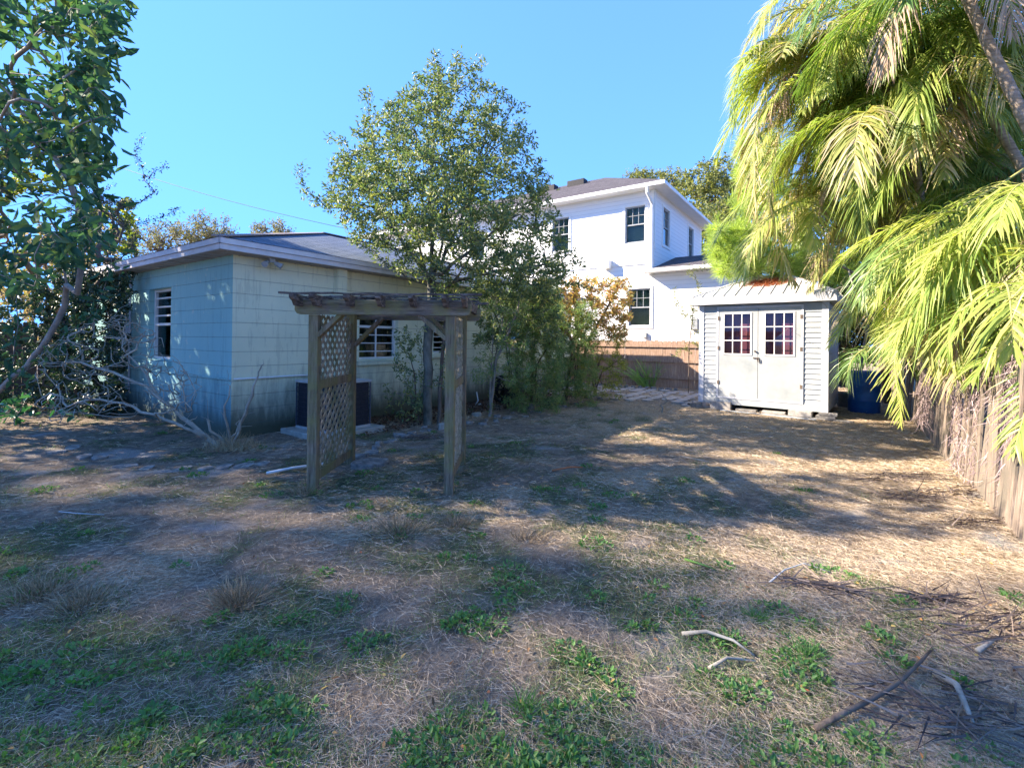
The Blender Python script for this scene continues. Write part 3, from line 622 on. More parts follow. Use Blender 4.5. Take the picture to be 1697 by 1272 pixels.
for (a, b_), (wa, wb) in (((-2.0 + .005, -1.215), (-1.885, -1.345)), ((-1.207, -.425), (-1.08, -.555))):
    mb = MB(); zb, ztp = Z0 + .168, 2.198
    wallq(mb, (a, -.022, 0), (1, 0, 0), (0, -1, 0), b_ - a, zb, ztp, [(wa - a, wb - a, 1.215, 2.085)], .03)
    mb.box(a, a + .0001, -.0215, -.002, zb, ztp) ; mb.box(b_ - .0001, b_, -.0215, -.002, zb, ztp)
    dd = mb.build('door', M['door'], S)
    mb = MB(); ring(mb, wa - .02, wb + .02, 1.195, 2.105, .03, -.034, -.0225)
    for i in (1, 2):
        x = wa + (wb - wa) * i / 3; mb.box(x - .009, x + .009, -.032, -.0235, 1.225, 2.075); z = 1.215 + .87 * i / 3; mb.box(wa + .01, wb - .01, -.0335, -.024, z - .009, z + .009)
    mb.build('window_grid', M['white'], dd)
    MB().box(wa, wb, -.012, -.008, 1.215, 2.085).build('pane', M['glass2'], dd)
    mb = MB(); mb.box(wa - .05, wb + .05, .15, .16, 1.1, 2.2); mb.build('curtain', noisy('shed curtain', (.3, .12, .09), (.48, .24, .2), 3, .9, 0, (1, 1, .5), c3=(.8, .38, .16)), dd)
    mb = MB()
    for z in (.55, 1.3, 1.95): x = a if a < -1.5 else b_; mb.box(x - .02, x + .02, -.036, -.031, z, z + .08)
    mb.build('hinge', M['bark2'], dd)
mb = MB(); mb.tube([(-1.26, -.03, 1.28), (-1.26, -.06, 1.28)], .018, 10); mb.box(-1.3, -1.19, -.04, -.023, 1.13, 1.15); mb.tube([(-1.22, -.05, 1.14), (-1.21, -.05, 1.06), (-1.18, -.05, 1.06), (-1.19, -.05, 1.13)], .008, 6); mb.build('handle', M['bark2'], S)
e = .15; zf = 2.285; x0, x1, y0, y1 = -SW - e, e, -e, SD + e; zt_ = zf + .165; ri = .72; zz = 2.98
mb = MB(); ym = (y0 + y1) / 2
mb.add([(x0 - .02, y0 - .02, zt_ + .004), (x1 + .02, y0 - .02, zt_ + .004), (x1 + .02, y1 + .02, zt_ + .004), (x0 - .02, y1 + .02, zt_ + .004), (x0 + 1.0, ym, zz), (x1 - 1.0, ym, zz)], [(0, 1, 5, 4), (1, 2, 5), (2, 3, 4, 5), (3, 0, 4)])
srf = mb.build('roof', M['metal_seam'], S)
mb = MB()
def onroof(x, y):     # height of front slope
    return zt_ + .004 + (zz - zt_) * (y - y0) / (ym - y0)
n = 12
for i in range(n + 1):
    x = x0 + (x1 - x0) * i / n; t = 1.
    if x < x0 + 1.0: t = (x - x0) / 1.0
    if x > x1 - 1.0: t = (x1 - x) / 1.0
    if t > .03: yt = y0 + (ym - y0) * t; mb.beam((x, y0 - .02, onroof(x, y0) + .012), (x, yt, onroof(x, yt) + .012), .016, .018)
for i in range(1, 10):
    y = y0 + (y1 - y0) * i / 10; t = min((y - y0) / (ym - y0), (y1 - y) / (ym - y0)); mb.beam((x1 + .02, y, zt_ + .012), (x1 - 1.0 * t, y, zt_ + (zz - zt_) * t + .012), .022, .03); mb.beam((x0 - .02, y, zt_ + .012), (x0 + 1.0 * t, y, zt_ + (zz - zt_) * t + .012), .022, .03)
mb.build('seam', noisy('seam', (.42, .42, .43), (.55, .55, .55), 9, .5, 0), srf)
mb = MB(); zc = zt_ + .015
for p, q in (((x0, y0, zc), (x0 + 1, ym, zz + .01)), ((x1, y0, zc), (x1 - 1, ym, zz + .01)), ((x1, y1, zc), (x1 - 1, ym, zz + .01)), ((x0 + 1, ym, zz + .012), (x1 - 1, ym, zz + .012))): mb.beam(p, q, .09, .03)
mb.build('ridge_cap', M['metal_seam'], srf)
mb = MB(); mb.box(x0, x1, y0 - .015, y0, zf, zt_); mb.box(x1, x1 + .015, y0 - .015, y1, zf, zt_); mb.box(x0 - .015, x0, y0 - .015, y1, zf, zt_); mb.build('fascia', M['vinylw'], srf)
MB().box(x0 + .001, x1 - .001, y0 + .001, y1 - .001, zf + .004, zf + .012).build('soffit', M['vinyl'], srf)
# heap of fallen needles on the roof
cx, cy = -1.15, .62; k = 2600; u = rng.normal(size=(k, 2)) * np.array((.2, .13)); P = np.stack([cx + u[:, 0], cy + u[:, 1], 0 * u[:, 0]], 1)
P[:, 2] = zt_ + (zz - zt_) * (P[:, 1] - y0) / (ym - y0) + .02 + np.exp(-(u[:, 0] / .22) ** 2 - (u[:, 1] / .13) ** 2) * .07 * rng.random(k)
D = rng.normal(size=(k, 3)) * np.array((1, 1, .25)); Rm = np.array(Matrix.Rotation(S.rotation_euler.z, 3, 'Z')); Pw = P @ Rm.T + SR
o = blades('needle_litter', Pw, D, .12, .006, M['needles'], segs=2, bend=.2); tag(o, 'rusty heap of fallen needles on the front slope of the shed roof', 'needle heap')
def shedpt(x, y, z=0): return np.array((x, y, z)) @ Rm.T + SR
def blockobj(name, label, cat, x, y, z0, sx, sy, sz, m_, rz=0, group=None, bevel=.006, holes=False):
    o = MB().box(-sx / 2, sx / 2, -sy / 2, sy / 2, 0, sz)
    o = o.build(name, m_, None, bevel=bevel); o.location = tuple(shedpt(x, y, z0)); o.rotation_euler = (0, 0, S.rotation_euler.z + rz); return tag(o, label, cat, group)
blockobj('concrete_block', 'concrete block under the left third of the shed front', 'block', -1.93, -.03, -.03, .42, .2, .2, M['block_grey'], .05)
blockobj('concrete_block', 'grey concrete block under the right door of the shed', 'block', -.42, -.12, -.05, .4, .19, .18, M['block_grey'], -.03)
blockobj('concrete_block', 'flat grey block lying beneath the middle of the shed doors', 'block', -.9, -.05, -.03, .42, .2, .09, M['block_grey'], .04)
blockobj('concrete_block', 'low brown block beside the left third block under the shed', 'block', -1.42, .0, -.03, .4, .2, .08, M['stone'], -.02)
for i in range(3): blockobj('stone_slab', ('lowest', 'middle', 'topmost')[i] + ' thin paver of the stack under the right shed corner', 'paver', .02 + .015 * (-1) ** i, -.1, -.02 + i * .05, .34 - .02 * i, .2, .045, M['stone'], .06 * (-1) ** i)
blockobj('stone_slab', 'rounded pink stone under the left shed corner', 'stone', -2.46, -.02, -.02, .26, .16, .15, M['stone'], .3, bevel=.04)
blockobj('timber_plank', 'long thin white plank lying in front of the shed blocks', 'plank', -1.0, -.32, .0, 1.75, .045, .022, M['vinyl'], -.05)
blockobj('timber_plank', 'grey plank behind the white one in front of the shed', 'plank', -.25, -.22, .0, 1.4, .07, .03, M['stone'], .02)
o = MB().tube([(0, 0, 0), (.1, -.22, 0)], .035, 10).build('drain_pipe', M['rubber'], None, True); o.location = tuple(shedpt(-2.66, .05, .03)); tag(o, 'short black pipe end on the ground at the left shed corner', 'pipe')

# ================================================================== YARD OBJECTS
# condenser
Nn = C + d2 * .8 + d1 * (-1.06)
AC = thing('air_conditioner', 'dark louvred air conditioning unit on a concrete slab beside the house', 'air conditioner', (Nn[0], Nn[1], .09), HZ)
mb = MB(); s_ = .78
for x, y in ((0, 0), (s_, 0), (s_, s_), (0, s_)): MB().box(x - .02 if x else 0, x if x else .02, y - .02 if y else 0, y if y else .02, .04, .69).build('corner_post', M['accorner'], AC)
pass; MB().box(0, s_, 0, s_, .0, .038).build('base_pan', M['acpaint'], AC, bevel=.006); MB().box(-.008, s_ + .008, -.008, s_ + .008, .692, .73).build('top_cover', M['acpaint'], AC, bevel=.006)
MB().box(.025, s_ - .025, .025, s_ - .025, .04, .69).build('coil', M['acdark'], AC)
mb = MB()
for i in range(1, 9):
    z = .04 + .65 * i / 9; mb.box(.021, s_ - .021, .006, .014, z - .004, z + .004); mb.box(.006, .014, .021, s_ - .021, z - .004, z + .004); mb.box(s_ - .014, s_ - .006, .021, s_ - .021, z - .004, z + .004)
for i in range(1, 20):
    x = s_ * i / 20; mb.box(x - .0015, x + .0015, .014, .018, .04, .69); mb.box(.014, .018, x - .0015, x + .0015, .04, .69)
mb.build('grille', M['acdark'], AC)
mb = MB(); mb.lathe([(.3, .731), (.3, .74), (.2, .765), (.05, .775)], 24, (s_ / 2, s_ / 2, 0)); mb.build('fan_guard', M['dark'], AC)
MB().box(.36, .42, -.002, .005, .48, .51).build('badge', M['red'], AC)
o = MB().box(-.56, .56, -.52, .52, -.05, .09).build('concrete_slab', M['slab'], None, bevel=.012); pc = Nn + d2 * .4 + d1 * .4; o.location = (pc[0], pc[1], 0); o.rotation_euler = (0, 0, HZ); tag(o, 'pale concrete slab under the air conditioning unit', 'slab')
# blue drum and pot
bp = np.array((7.55, 10.15, 0)); o = MB().lathe([(.26, 0), (.285, .03), (.285, .25), (.295, .27), (.285, .29), (.285, .56), (.295, .58), (.285, .6), (.285, .84), (.26, .88), (.25, .87)], 28).build('plastic_drum', M['blue'], None, True); o.location = tuple(bp); tag(o, 'blue plastic drum between the shed and the palms', 'drum')
pp = at(1400, 660, 11.0); o = MB().lathe([(.14, 0), (.19, .3), (.2, .31), (.2, .34), (.18, .34), (.17, .3)], 20).build('plant_pot', M['pot'], None, True); o.location = (pp[0], pp[1], 0); tag(o, 'grey pot beside the blue drum behind the shed corner', 'pot')
# dark wheel like reel and tools behind the shrub
rp = gr(836, 668); t = thing('hose_reel', 'black round hose reel against the house behind the bare stems', 'hose reel', (rp[0], rp[1], 0), R(20))
mb = MB(); 
for y in (-.12, .12):
    mb.tube([(.3 * math.cos(a), y, .32 + .3 * math.sin(a)) for a in np.linspace(0, 2 * math.pi, 25)], .028, 8)
    for a in range(6): mb.beam((0, y, .32), (.3 * math.cos(a * 1.047), y, .32 + .3 * math.sin(a * 1.047)), .03, .02)
mb.build('wheel', M['rubber'], t, True)
mb = MB(); 
for k in range(7): mb.tube([(.2 * math.cos(a), -.09 + k * .03, .32 + .2 * math.sin(a)) for a in np.linspace(0, 2 * math.pi, 21)], .016, 6)
mb.build('hose', M['rubber'], t, True); MB().box(-.05, .05, -.14, .14, 0, .32).build('stand', M['rubber'], t)
q = gr(788, 672); o = MB().tube([(0, 0, .02), (.06, -.05, .12), (.02, .03, .3)], .014, 6).tube([(.06, -.02, .03), (.12, -.1, .05)], .014, 6).build('garden_tool', M['white_plastic'], None, True); o.location = (q[0], q[1], 0); tag(o, 'small white handled garden tool lying below the house wall', 'tool')
# white pipe
p, q = gr(442, 789), gr(522, 771); o = MB().tube([(p[0], p[1], .035), ((p[0] + q[0]) / 2, (p[1] + q[1]) / 2, .03), (q[0] + .3, q[1] + .1, .03)], .014, 10).build('plastic_pipe', M['white_plastic'], None, True); tag(o, 'thin white plastic pipe lying left of the arbor', 'pipe')
# stones: edging of the bed by the house, stones by the slab
def stone(p, r, h, label, group=None, seed=0, name='edging_stone', m_=None):
    rd = random.Random(seed); n = 9; pts = []
    for k in range(n): a = 2 * math.pi * k / n; q = r * rd.uniform(.75, 1.15); pts.append((q * math.cos(a) * 1.25, q * math.sin(a) * .8))
    mb = MB(); mb.poly(pts, -.04, h); o = mb.build(name, m_ or M['stone'], None, bevel=min(h * .45, .02)); o.location = (p[0], p[1], 0); o.rotation_euler = (rd.uniform(-.08, .08), rd.uniform(-.08, .08), rd.uniform(0, 6)); return tag(o, label, 'stone', group)
edge = [(592, 757), (612, 748), (634, 738), (655, 728), (676, 721), (697, 716), (718, 712), (745, 706), (770, 702), (795, 699), (818, 696), (842, 690), (868, 686), (892, 681), (915, 676), (940, 671), (962, 665)]
for i, (x, y) in enumerate(edge):
    for j in range(2): p = gr(x + j * 11 + random.uniform(-6, 6), y - j * 4 + random.uniform(-3.5, 3.5)); stone(p, random.uniform(.045, .1), random.uniform(.015, .05), 'low grey stone edging the bed along the house', 'grey stones edging the bed along the house', i * 3 + j)
stone(gr(614, 770), .2, .05, 'round flat stepping stone at the rear left post of the arbor', None, 61, 'stepping_stone')
stone(gr(733, 711), .08, .1, 'rounded white rock beside the thin trunk', None, 62, 'rock', M['slab'])
stone(gr(878, 677), .11, .09, 'broken brick lying at the foot of the green shrub', None, 64, 'rock')
stone(gr(790, 689), .12, .06, 'pale broken slab piece beside the right arbor post', None, 65, 'rock', M['slab'])
for i, (x, y) in enumerate([(120, 742), (165, 758), (210, 772), (240, 778), (275, 782), (305, 777), (340, 776), (372, 774), (405, 772), (435, 768), (95, 748), (140, 756)]):
    stone(gr(x, y), .1, .014, 'low paver edging the sandy patch by the bare shrub', 'pavers edging the sandy patch', 80 + i)
# flagstone patio in the far corner
mb = MB(); rd = random.Random(9)
for i in range(15):
    for j in range(9):
        c0 = np.array((1.9, 13.9)) + d2[:2] * (j * .36 - 1.2) + (-d1[:2]) * (i * .36 - .8) + np.array((rd.uniform(-.05, .05), rd.uniform(-.05, .05)))
        if rd.random() < .12: continue
        n = 7; mb.poly([(c0[0] + .17 * rd.uniform(.8, 1.1) * math.cos(a * 6.283 / n), c0[1] + .17 * rd.uniform(.8, 1.1) * math.sin(a * 6.283 / n)) for a in range(n)], -.03, .028 + rd.uniform(-.006, .006))
o = mb.build('path', noisy('flagstone', (.25, .21, .18), (.45, .38, .32), 5, .9, .5, c3=(.3, .3, .32)), None, bevel=.008); tag(o, kind='structure')
for i in range(22):
    p = np.array((1.3, 17.0, 0)) + (-d1) * i * .22 - d2 * .35; stone(p, .085, .08, 'scalloped stone of the row along the back fence', 'scalloped stones before the back fence', 120 + i)

# power lines
for (a, b_, lab) in (((215, 283, 26), (640, 392, 20), 'thin power line crossing the sky left of the tree'),):
    P0, P1 = at(*a), at(*b_); o = MB().tube([P0 + (P1 - P0) * t + np.array((0, 0, -.9 * t * (1 - t))) for t in np.linspace(-.9, 1.3, 24)], .012, 5).build('power_line', M['rubber'], None); tag(o, lab, 'power line')

# ================================================================== PLANTS
L_oak = leafmat('oak leaf', [(.07, .12, .07), (.1, .16, .08), (.15, .2, .09), (.3, .31, .12), (.09, .15, .09)])
L_big = leafmat('big glossy leaf', [(.03, .085, .06), (.05, .13, .08), (.07, .16, .09), (.14, .19, .08)], .7, .28, .15)
L_sun = leafmat('yellow green leaf', [(.1, .16, .03), (.2, .24, .04), (.3, .3, .05), (.08, .12, .03)], .5, .45)
L_hedge = leafmat('hedge leaf', [(.015, .04, .028), (.03, .065, .04), (.045, .09, .05)], .4, .15, .5)
L_purple = leafmat('dark spray leaf', [(.02, .035, .03), (.035, .045, .04), (.03, .06, .05)], .5, .2)
L_grey = leafmat('olive winter leaf', [(.13, .14, .07), (.22, .2, .11), (.28, .23, .15), (.1, .12, .06)], .7, .3)
L_far = leafmat('far oak leaf', [(.1, .13, .05), (.2, .22, .06), (.3, .3, .09), (.08, .12, .06)], .6, .3)
L_willow = leafmat('willowy leaf', [(.12, .21, .09), (.16, .27, .1), (.23, .31, .11), (.32, .32, .15)], .5, .35)
L_rust = leafmat('autumn leaf', [(.38, .18, .1), (.52, .29, .14), (.55, .4, .16), (.26, .28, .1), (.42, .26, .14)], .6, .35)
L_pine = leafmat('pine needle', [(.24, .34, .09), (.36, .46, .13), (.46, .52, .2)], .5, .45)
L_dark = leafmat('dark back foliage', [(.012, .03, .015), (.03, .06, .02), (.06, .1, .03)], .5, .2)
L_weed = leafmat('weed leaf', [(.06, .16, .04), (.09, .22, .05), (.14, .28, .07), (.08, .17, .06)], .5, .3)

# -- the tree in the middle
def profile(y, pts):
    ys = [p[0] for p in pts]; return np.interp(y, ys, [p[1] for p in pts]), np.interp(y, ys, [p[2] for p in pts])
prof = [(88, 712, 760), (120, 690, 815), (160, 650, 838), (200, 600, 868), (250, 560, 895), (300, 535, 912), (340, 520, 925), (380, 560, 935), (410, 600, 950), (440, 640, 962), (470, 690, 950), (500, 730, 900), (520, 760, 870)]
Yt = 8.05; T = []
while len(T) < 1500:
    y = random.triangular(92, 515, 330); l, r = profile(y, prof); x = random.uniform(l, r); c0 = (l + r) / 2; hw = (r - l) / 2
    dep = math.sqrt(max(0, 1 - ((x - c0) / hw) ** 2)) * hw / 98 * random.uniform(-1, 1) * .85
    edge_ = abs(x - c0) / hw
    if random.random() < edge_ ** 3 * .5: continue
    Y_ = Yt + dep; p = at(x, y, Y_)
    if dep > 0 and p[2] < 2.9 and np.dot(p - C, d1) > -.55: continue
    T.append(p)
for q in [(605, 150), (600, 165), (612, 180), (722, 86), (720, 95), (800, 98), (798, 108), (835, 150), (502, 325), (512, 318), (505, 272), (545, 228), (870, 180), (968, 440), (973, 470), (860, 180), (760, 92)]: T.append(at(*q, Yt))
tb = gr(709, 704); sd_ = lambda pts, Y: [at(x, y, Y) for x, y in pts]
seeds = [[np.array((tb[0], tb[1], -.05)), np.array((tb[0], tb[1], .4))] + sd_([(709, 560), (716, 500), (716, 455)], Yt), sd_([(716, 455), (714, 400), (712, 330), (716, 260), (724, 190), (726, 120)], Yt),
         sd_([(716, 470), (690, 430), (660, 390), (630, 350), (600, 300)], 7.9), sd_([(716, 465), (740, 420), (765, 360), (790, 290), (805, 220)], 8.1), sd_([(716, 470), (750, 440), (800, 400), (850, 360)], 7.8),
         sd_([(714, 480), (700, 430), (685, 380), (668, 300)], 8.5), sd_([(716, 460), (730, 420), (740, 340), (750, 250)], 8.5), sd_([(716, 480), (670, 455), (630, 430)], 8.2), sd_([(717, 485), (760, 465), (820, 450), (890, 440)], 8.2)]
tree('oak_tree', 'leafy young oak with a grey trunk rising behind the arbor', 'tree', seeds, T, .078, L_oak, M['bark'], .076, .029, 135, leafr=.009, droop=.1, step=.16, tip=.0025, wob=.1, up=.12, align=.8, expo=2.2, spread=.09)
# slim second stem beside it
b2 = gr(727, 703); T = [at(random.gauss(735, 18), random.uniform(430, 640), 8.2 + random.uniform(-.3, .3)) for _ in range(26)]
tree('sapling', 'slim leaning sapling just right of the oak trunk', 'sapling', [[b2, at(731, 620, 8.15), at(736, 540, 8.2), at(745, 470, 8.25)]], T, .035, L_oak, M['bark2'], .07, .026, 60, leafr=.007)
# young stems with leaves at left of trunk in front of the wall
b3 = gr(694, 700); T = [at(random.gauss(678, 20), random.uniform(540, 690), 8.0 + random.uniform(-.4, .4)) for _ in range(46)] + [at(x, y, 7.8) for x, y in ((640, 640), (632, 634), (650, 650), (660, 575), (672, 560))]
tree('sapling', 'thin leafy shoots left of the oak trunk against the wall', 'sapling', [[b3, at(688, 640, 8.0), at(680, 580, 8.0)], [b3, at(700, 640, 8), at(697, 570, 8)]], T, .016, L_oak, M['bark2'], .08, .028, 60, leafr=.008, droop=.3)

# -- shrubs to the right of it
def upright(name, label, basepx, xs, ys, Y, nT, lm, L, Wd, dens, r0, bm, group=None, droop=.3, nst=6, leafr=.008, base=None):
    dens *= 3.6; nT = int(nT * 1.7); ys = (ys[0], min(ys[1] + 22, 684)) if ys[1] > 600 else ys
    b_ = gr(*basepx) if base is None else np.array(base); sds = []
    for k in range(nst):
        x = random.uniform(*xs); pp = at(x, ys[0] + (ys[1] - ys[0]) * random.uniform(.0, .4), Y + random.uniform(-.4, .4)); mid = b_ + (pp - b_) * .5 + np.array(((b_[0] - pp[0]) * .25, (b_[1] - pp[1]) * .25, .1)); sds.append([b_, mid, pp])
    T = [at(random.uniform(*xs), random.uniform(*ys), Y + random.uniform(-.55, .55)) for _ in range(nT)]
    return tree(name, label, 'shrub', sds, T, r0, lm, bm, L, Wd, dens, leafr=leafr, droop=droop, group=group, wob=.08, up=.15, curve=.5)
upright('bare_shrub', 'multi stemmed shrub with bare brown trunks right of the arbor', (812, 690), (785, 880), (470, 620), 8.6, 70, L_willow, .075, .014, 34, .04, M['stem'])
upright('leafy_shrub', 'dense feathery green shrub in front of the louvred window', (880, 672), (835, 935), (470, 662), 9.9, 250, L_willow, .095, .011, 62, .03, M['bark2'])
upright('leafy_shrub', 'bushy green shrub between the feathery one and the fence', (938, 664), (900, 990), (500, 655), 10.9, 210, L_willow, .095, .012, 60, .035, M['bark2'])
upright('leafy_shrub', 'yellowing shrub nearest the back fence', (985, 655), (950, 1040), (545, 640), 12.0, 100, L_sun, .09, .013, 40, .03, M['bark2'])
upright('autumn_shrub', 'tall shrub with rusty orange leaves above the fence', (958, 656), (885, 1045), (462, 560), 11.5, 230, L_rust, .085, .036, 30, .045, M['bark2'], droop=.1, nst=8)
upright('leafy_shrub', 'green branches hanging right of the arbor top', (850, 668), (785, 930), (430, 570), 9.2, 210, L_oak, .07, .024, 40, .035, M['bark'], droop=.15)
# strap leaved clump by the fence
q = gr(1076, 640); t = thing('strap_leaf_plant', 'clump of bright green strap leaves before the back fence', 'plant', q)
k = 260; a = rng.uniform(0, 6.28, k); D = np.stack([np.cos(a) * .8, np.sin(a) * .5, rng.uniform(.5, 1.6, k)], 1); blades('leaf', np.stack([rng.normal(0, .12, k), rng.normal(0, .1, k), np.zeros(k)], 1), D, rng.uniform(.6, 1.2, k), .038, leafmat('strap leaf', [(.2, .36, .1), (.3, .46, .14), (.4, .5, .2)], .4, .3), t, bend=.4, segs=4)
q = gr(1097, 683); T = [q + np.array((random.gauss(0, .1), random.gauss(0, .06), random.uniform(.15, .42))) for _ in range(14)]
tree('dead_shrub', 'little dead twiggy shrub in front of the flagstones', 'shrub', [[q, q + np.array((0, 0, .12))]], T, .02, None, M['bone'], 0, 0, 0, step=.06)
# wispy weeds beside the shed's left corner
q = np.array((5.0, 13.4, 0)); T = [at(random.gauss(1150, 16), random.uniform(430, 590), 13.4) for _ in range(36)]
tree('wispy_shrub', 'thin wispy shrub rising behind the left shed corner', 'shrub', [[q, q + np.array((0, 0, 1.2)), at(1150, 500, 13.4)]], T, .014, L_far, M['bark2'], .09, .022, 90, leafr=.012)

# -- left side
BL = np.array((-8.1, 6.9, 0)); px = lambda l, Y: [at(x, y, Y) for x, y in l]
seeds = [[BL, at(0, 646, 6.4), at(42, 606, 6.3), at(85, 555, 6.2), at(105, 507, 6.1), at(110, 473, 6), at(102, 408, 5.8), at(93, 380, 5.7), at(65, 332, 5.5), at(17, 271, 5.2)],
         px([(17, 630), (65, 603), (105, 561), (158, 516), (178, 473), (185, 434), (186, 380)], 6.2), px([(20, 615), (28, 538), (28, 468), (24, 420), (10, 350)], 6.3),
         px([(107, 504), (130, 487), (136, 437), (133, 372), (115, 304), (80, 240), (30, 180)], 5.6), [at(30, 180, 5.6), at(20, 110, 5.0), at(60, 60, 4.6)], [at(20, 250, 5.3), at(-60, 120, 4.8), at(-150, 0, 4.5)]]
T = []
lp = [(-60, 200), (70, 200), (110, 175), (150, 190), (190, 208), (225, 170), (250, 180), (300, 200), (350, 185), (400, 160), (440, 130), (480, 90)]
while len(T) < 330:
    y = random.uniform(-60, 480); xm_ = np.interp(y, [q[0] for q in lp], [q[1] for q in lp]); x = xm_ - abs(random.expovariate(1 / 95.)) - 4
    if x < -260: continue
    if x > 60 and 430 < y: continue
    if y > 290 and random.random() < .62: continue
    T.append(at(x, y, random.uniform(4.2, 6.2)))
T += [at(208, 186, 4.5), at(195, 180, 4.5), at(170, 120, 4.4), at(196, 90, 4.5), at(180, 240, 4.5), at(160, 60, 4.3), at(190, 75, 4.4)]
tree('broadleaf_tree', 'leaning multi stemmed tree with large dark glossy leaves at the left edge', 'tree', seeds, T, .034, L_big, M['stem'], .15, .06, 36, leafr=.012, droop=.55, tip=.004, spread=.1, wob=.1, align=.5, curve=.35)
# low big leaf plant
q = gr(25, 705); T = [q + np.array((random.gauss(.0, .42), random.gauss(0, .25), random.uniform(.12, .5))) for _ in range(36)]
tree('broadleaf_plant', 'low clump of broad green leaves at the left edge of the yard', 'plant', [[q, q + np.array((0, 0, .2))]], T, .02, leafmat('bright broad leaf', [(.02, .1, .06), (.04, .15, .08), (.06, .2, .1)], .35, .2, .5), M['stem'], .17, .075, 14, leafr=.02, droop=.3, step=.1, tr='stem', cr='foliage', roll=np.array((0, 0, 1.)))
# hedge shrubs
def bush(name, label, cat, boxes, Y, nT, lm, L, Wd, dens, r0=.04, base=None, group=None, bm=None, leafr=.02, droop=.1, step=.22, extra=(), depth=.6):
    T = []; dens *= 3.6
    for (x0, x1, y0, y1, k) in boxes: T += [at(random.uniform(x0, x1), random.uniform(y0, y1), Y + random.uniform(-depth, depth)) for _ in range(k)]
    T += [at(*e_) for e_ in extra]; cx = sum(t[0] for t in T) / len(T); b_ = np.array((cx, Y, 0)) if base is None else np.array(base)
    return tree(name, label, cat, [[b_, b_ + np.array((0, 0, .3))]], T, r0, lm, bm or M['bark2'], L, Wd, dens, leafr=leafr, droop=droop, group=group, step=step, curve=.3)
bush('hedge_shrub', 'dense dark evergreen hedge against the far end of the house', 'shrub', [(120, 218, 435, 600, 200), (115, 205, 600, 690, 110)], 8.7, 0, L_hedge, .075, .032, 62, .04)
bush('hedge_shrub', 'dark evergreen shrub between the leaning stems', 'shrub', [(50, 135, 455, 690, 230), (90, 130, 430, 470, 20)], 9.3, 0, L_hedge, .075, .032, 60, .04)
bush('hedge_shrub', 'dark evergreen shrub behind the broad leaf clump', 'shrub', [(-120, 55, 560, 695, 150), (-60, 40, 480, 560, 30)], 9.0, 0, L_hedge, .07, .03, 45, .04)
bush('spray_shrub', 'small leaved shrub throwing dark sprays above the house eave', 'shrub', [(150, 225, 330, 440, 110), (110, 190, 270, 380, 40)], 8.9, 0, L_purple, .05, .018, 42, .05, leafr=.009, base=(-7.9, 9.2, 0), extra=[(235, 226, 8.6), (230, 240, 8.6), (224, 260, 8.6), (280, 270, 8.6), (265, 280, 8.6), (250, 292, 8.6), (300, 346, 8.6), (285, 352, 8.6), (268, 362, 8.6), (262, 312, 8.6), (245, 325, 8.6), (240, 300, 8.6)])
bush('sunlit_tree', 'yellow green tree glowing behind the dark leaves at the left edge', 'tree', [(0, 110, 190, 330, 60), (150, 225, 330, 420, 50), (-80, 20, 250, 420, 40)], 11.5, 0, L_sun, .12, .06, 26, .08, base=(-11.2, 12.0, 0), depth=1.0, leafr=.02)
bush('sunlit_tree', 'broad pinkish tree filling the gap behind the left fence', 'tree', [(-80, 160, 380, 575, 160)], 18.5, 0, leafmat('dusty pink leaf', [(.34, .24, .2), (.45, .34, .26), (.3, .28, .14), (.24, .22, .14)], .7, .35), .16, .08, 16, .1, base=(-17.5, 18.8, 0), depth=1.4, leafr=.025)
bush('sunlit_tree', 'pinkish leafed tree low behind the left hedge', 'tree', [(-60, 110, 420, 570, 90), (60, 200, 370, 450, 60)], 14.5, 0, leafmat('pink brown leaf', [(.3, .2, .16), (.42, .3, .22), (.3, .27, .1), (.2, .2, .08)], .7, .35), .12, .055, 22, .08, base=(-14.0, 14.8, 0), depth=1.0, leafr=.02)

# bare dead shrub in front of the house side
q = gr(362, 738); T = []
for _ in range(400):
    x = random.uniform(60, 330); yl = np.interp(x, [60, 130, 200, 260, 330], [590, 545, 520, 560, 640]); yh = np.interp(x, [60, 150, 250, 330], [700, 695, 690, 700]); T.append(at(x, random.uniform(yl, yh) if random.random() < .8 else yl, random.uniform(5.4, 6.9)))
T += [at(x, y, 6.5) for x, y in ((150, 510), (158, 525), (210, 505), (180, 535), (235, 520), (80, 630), (30, 640), (110, 600))]
tree('dead_shrub', 'sprawling bare grey shrub leaning left in front of the house corner', 'shrub', [[q, at(330, 715, 6.3), at(290, 680, 6.3), at(250, 650, 6.3)], px([(340, 722), (290, 700), (220, 672), (150, 660), (92, 683)], 6.1), px([(300, 690), (260, 655), (240, 620), (215, 590)], 6.4), px([(300, 690), (240, 640), (170, 610), (110, 600)], 6.2)], T, .034, None, M['bone'], 0, 0, 0, step=.13, tip=.0052, wob=.16, up=.08, curve=.45, expo=2.0)
q = gr(384, 742); T = [at(*e_) for e_ in ((437, 596, 6.1), (431, 612, 6.1), (425, 603, 6.1), (430, 640, 6.1), (378, 614, 6.1), (381, 628, 6.1), (345, 660, 6.), (330, 690, 6.), (400, 690, 6.), (420, 705, 5.9), (410, 660, 6.), (360, 640, 6.05), (368, 680, 5.9), (392, 700, 5.9), (425, 680, 6.), (355, 700, 5.9))]
tree('dead_shrub', 'cut back stump with bare upright sticks at the house corner', 'shrub', [[q, q + np.array((.02, 0, .15))], [q + np.array((.02, 0, .1)), at(412, 672, 6.05), at(428, 622, 6.1)], [q, at(372, 690, 6.), at(380, 640, 6.05)], [q, at(350, 715, 6), at(340, 680, 6)], [q, at(398, 712, 6), at(392, 670, 6)]], T, .05, None, M['bone'], 0, 0, 0, step=.1, wob=.1, expo=1.8)
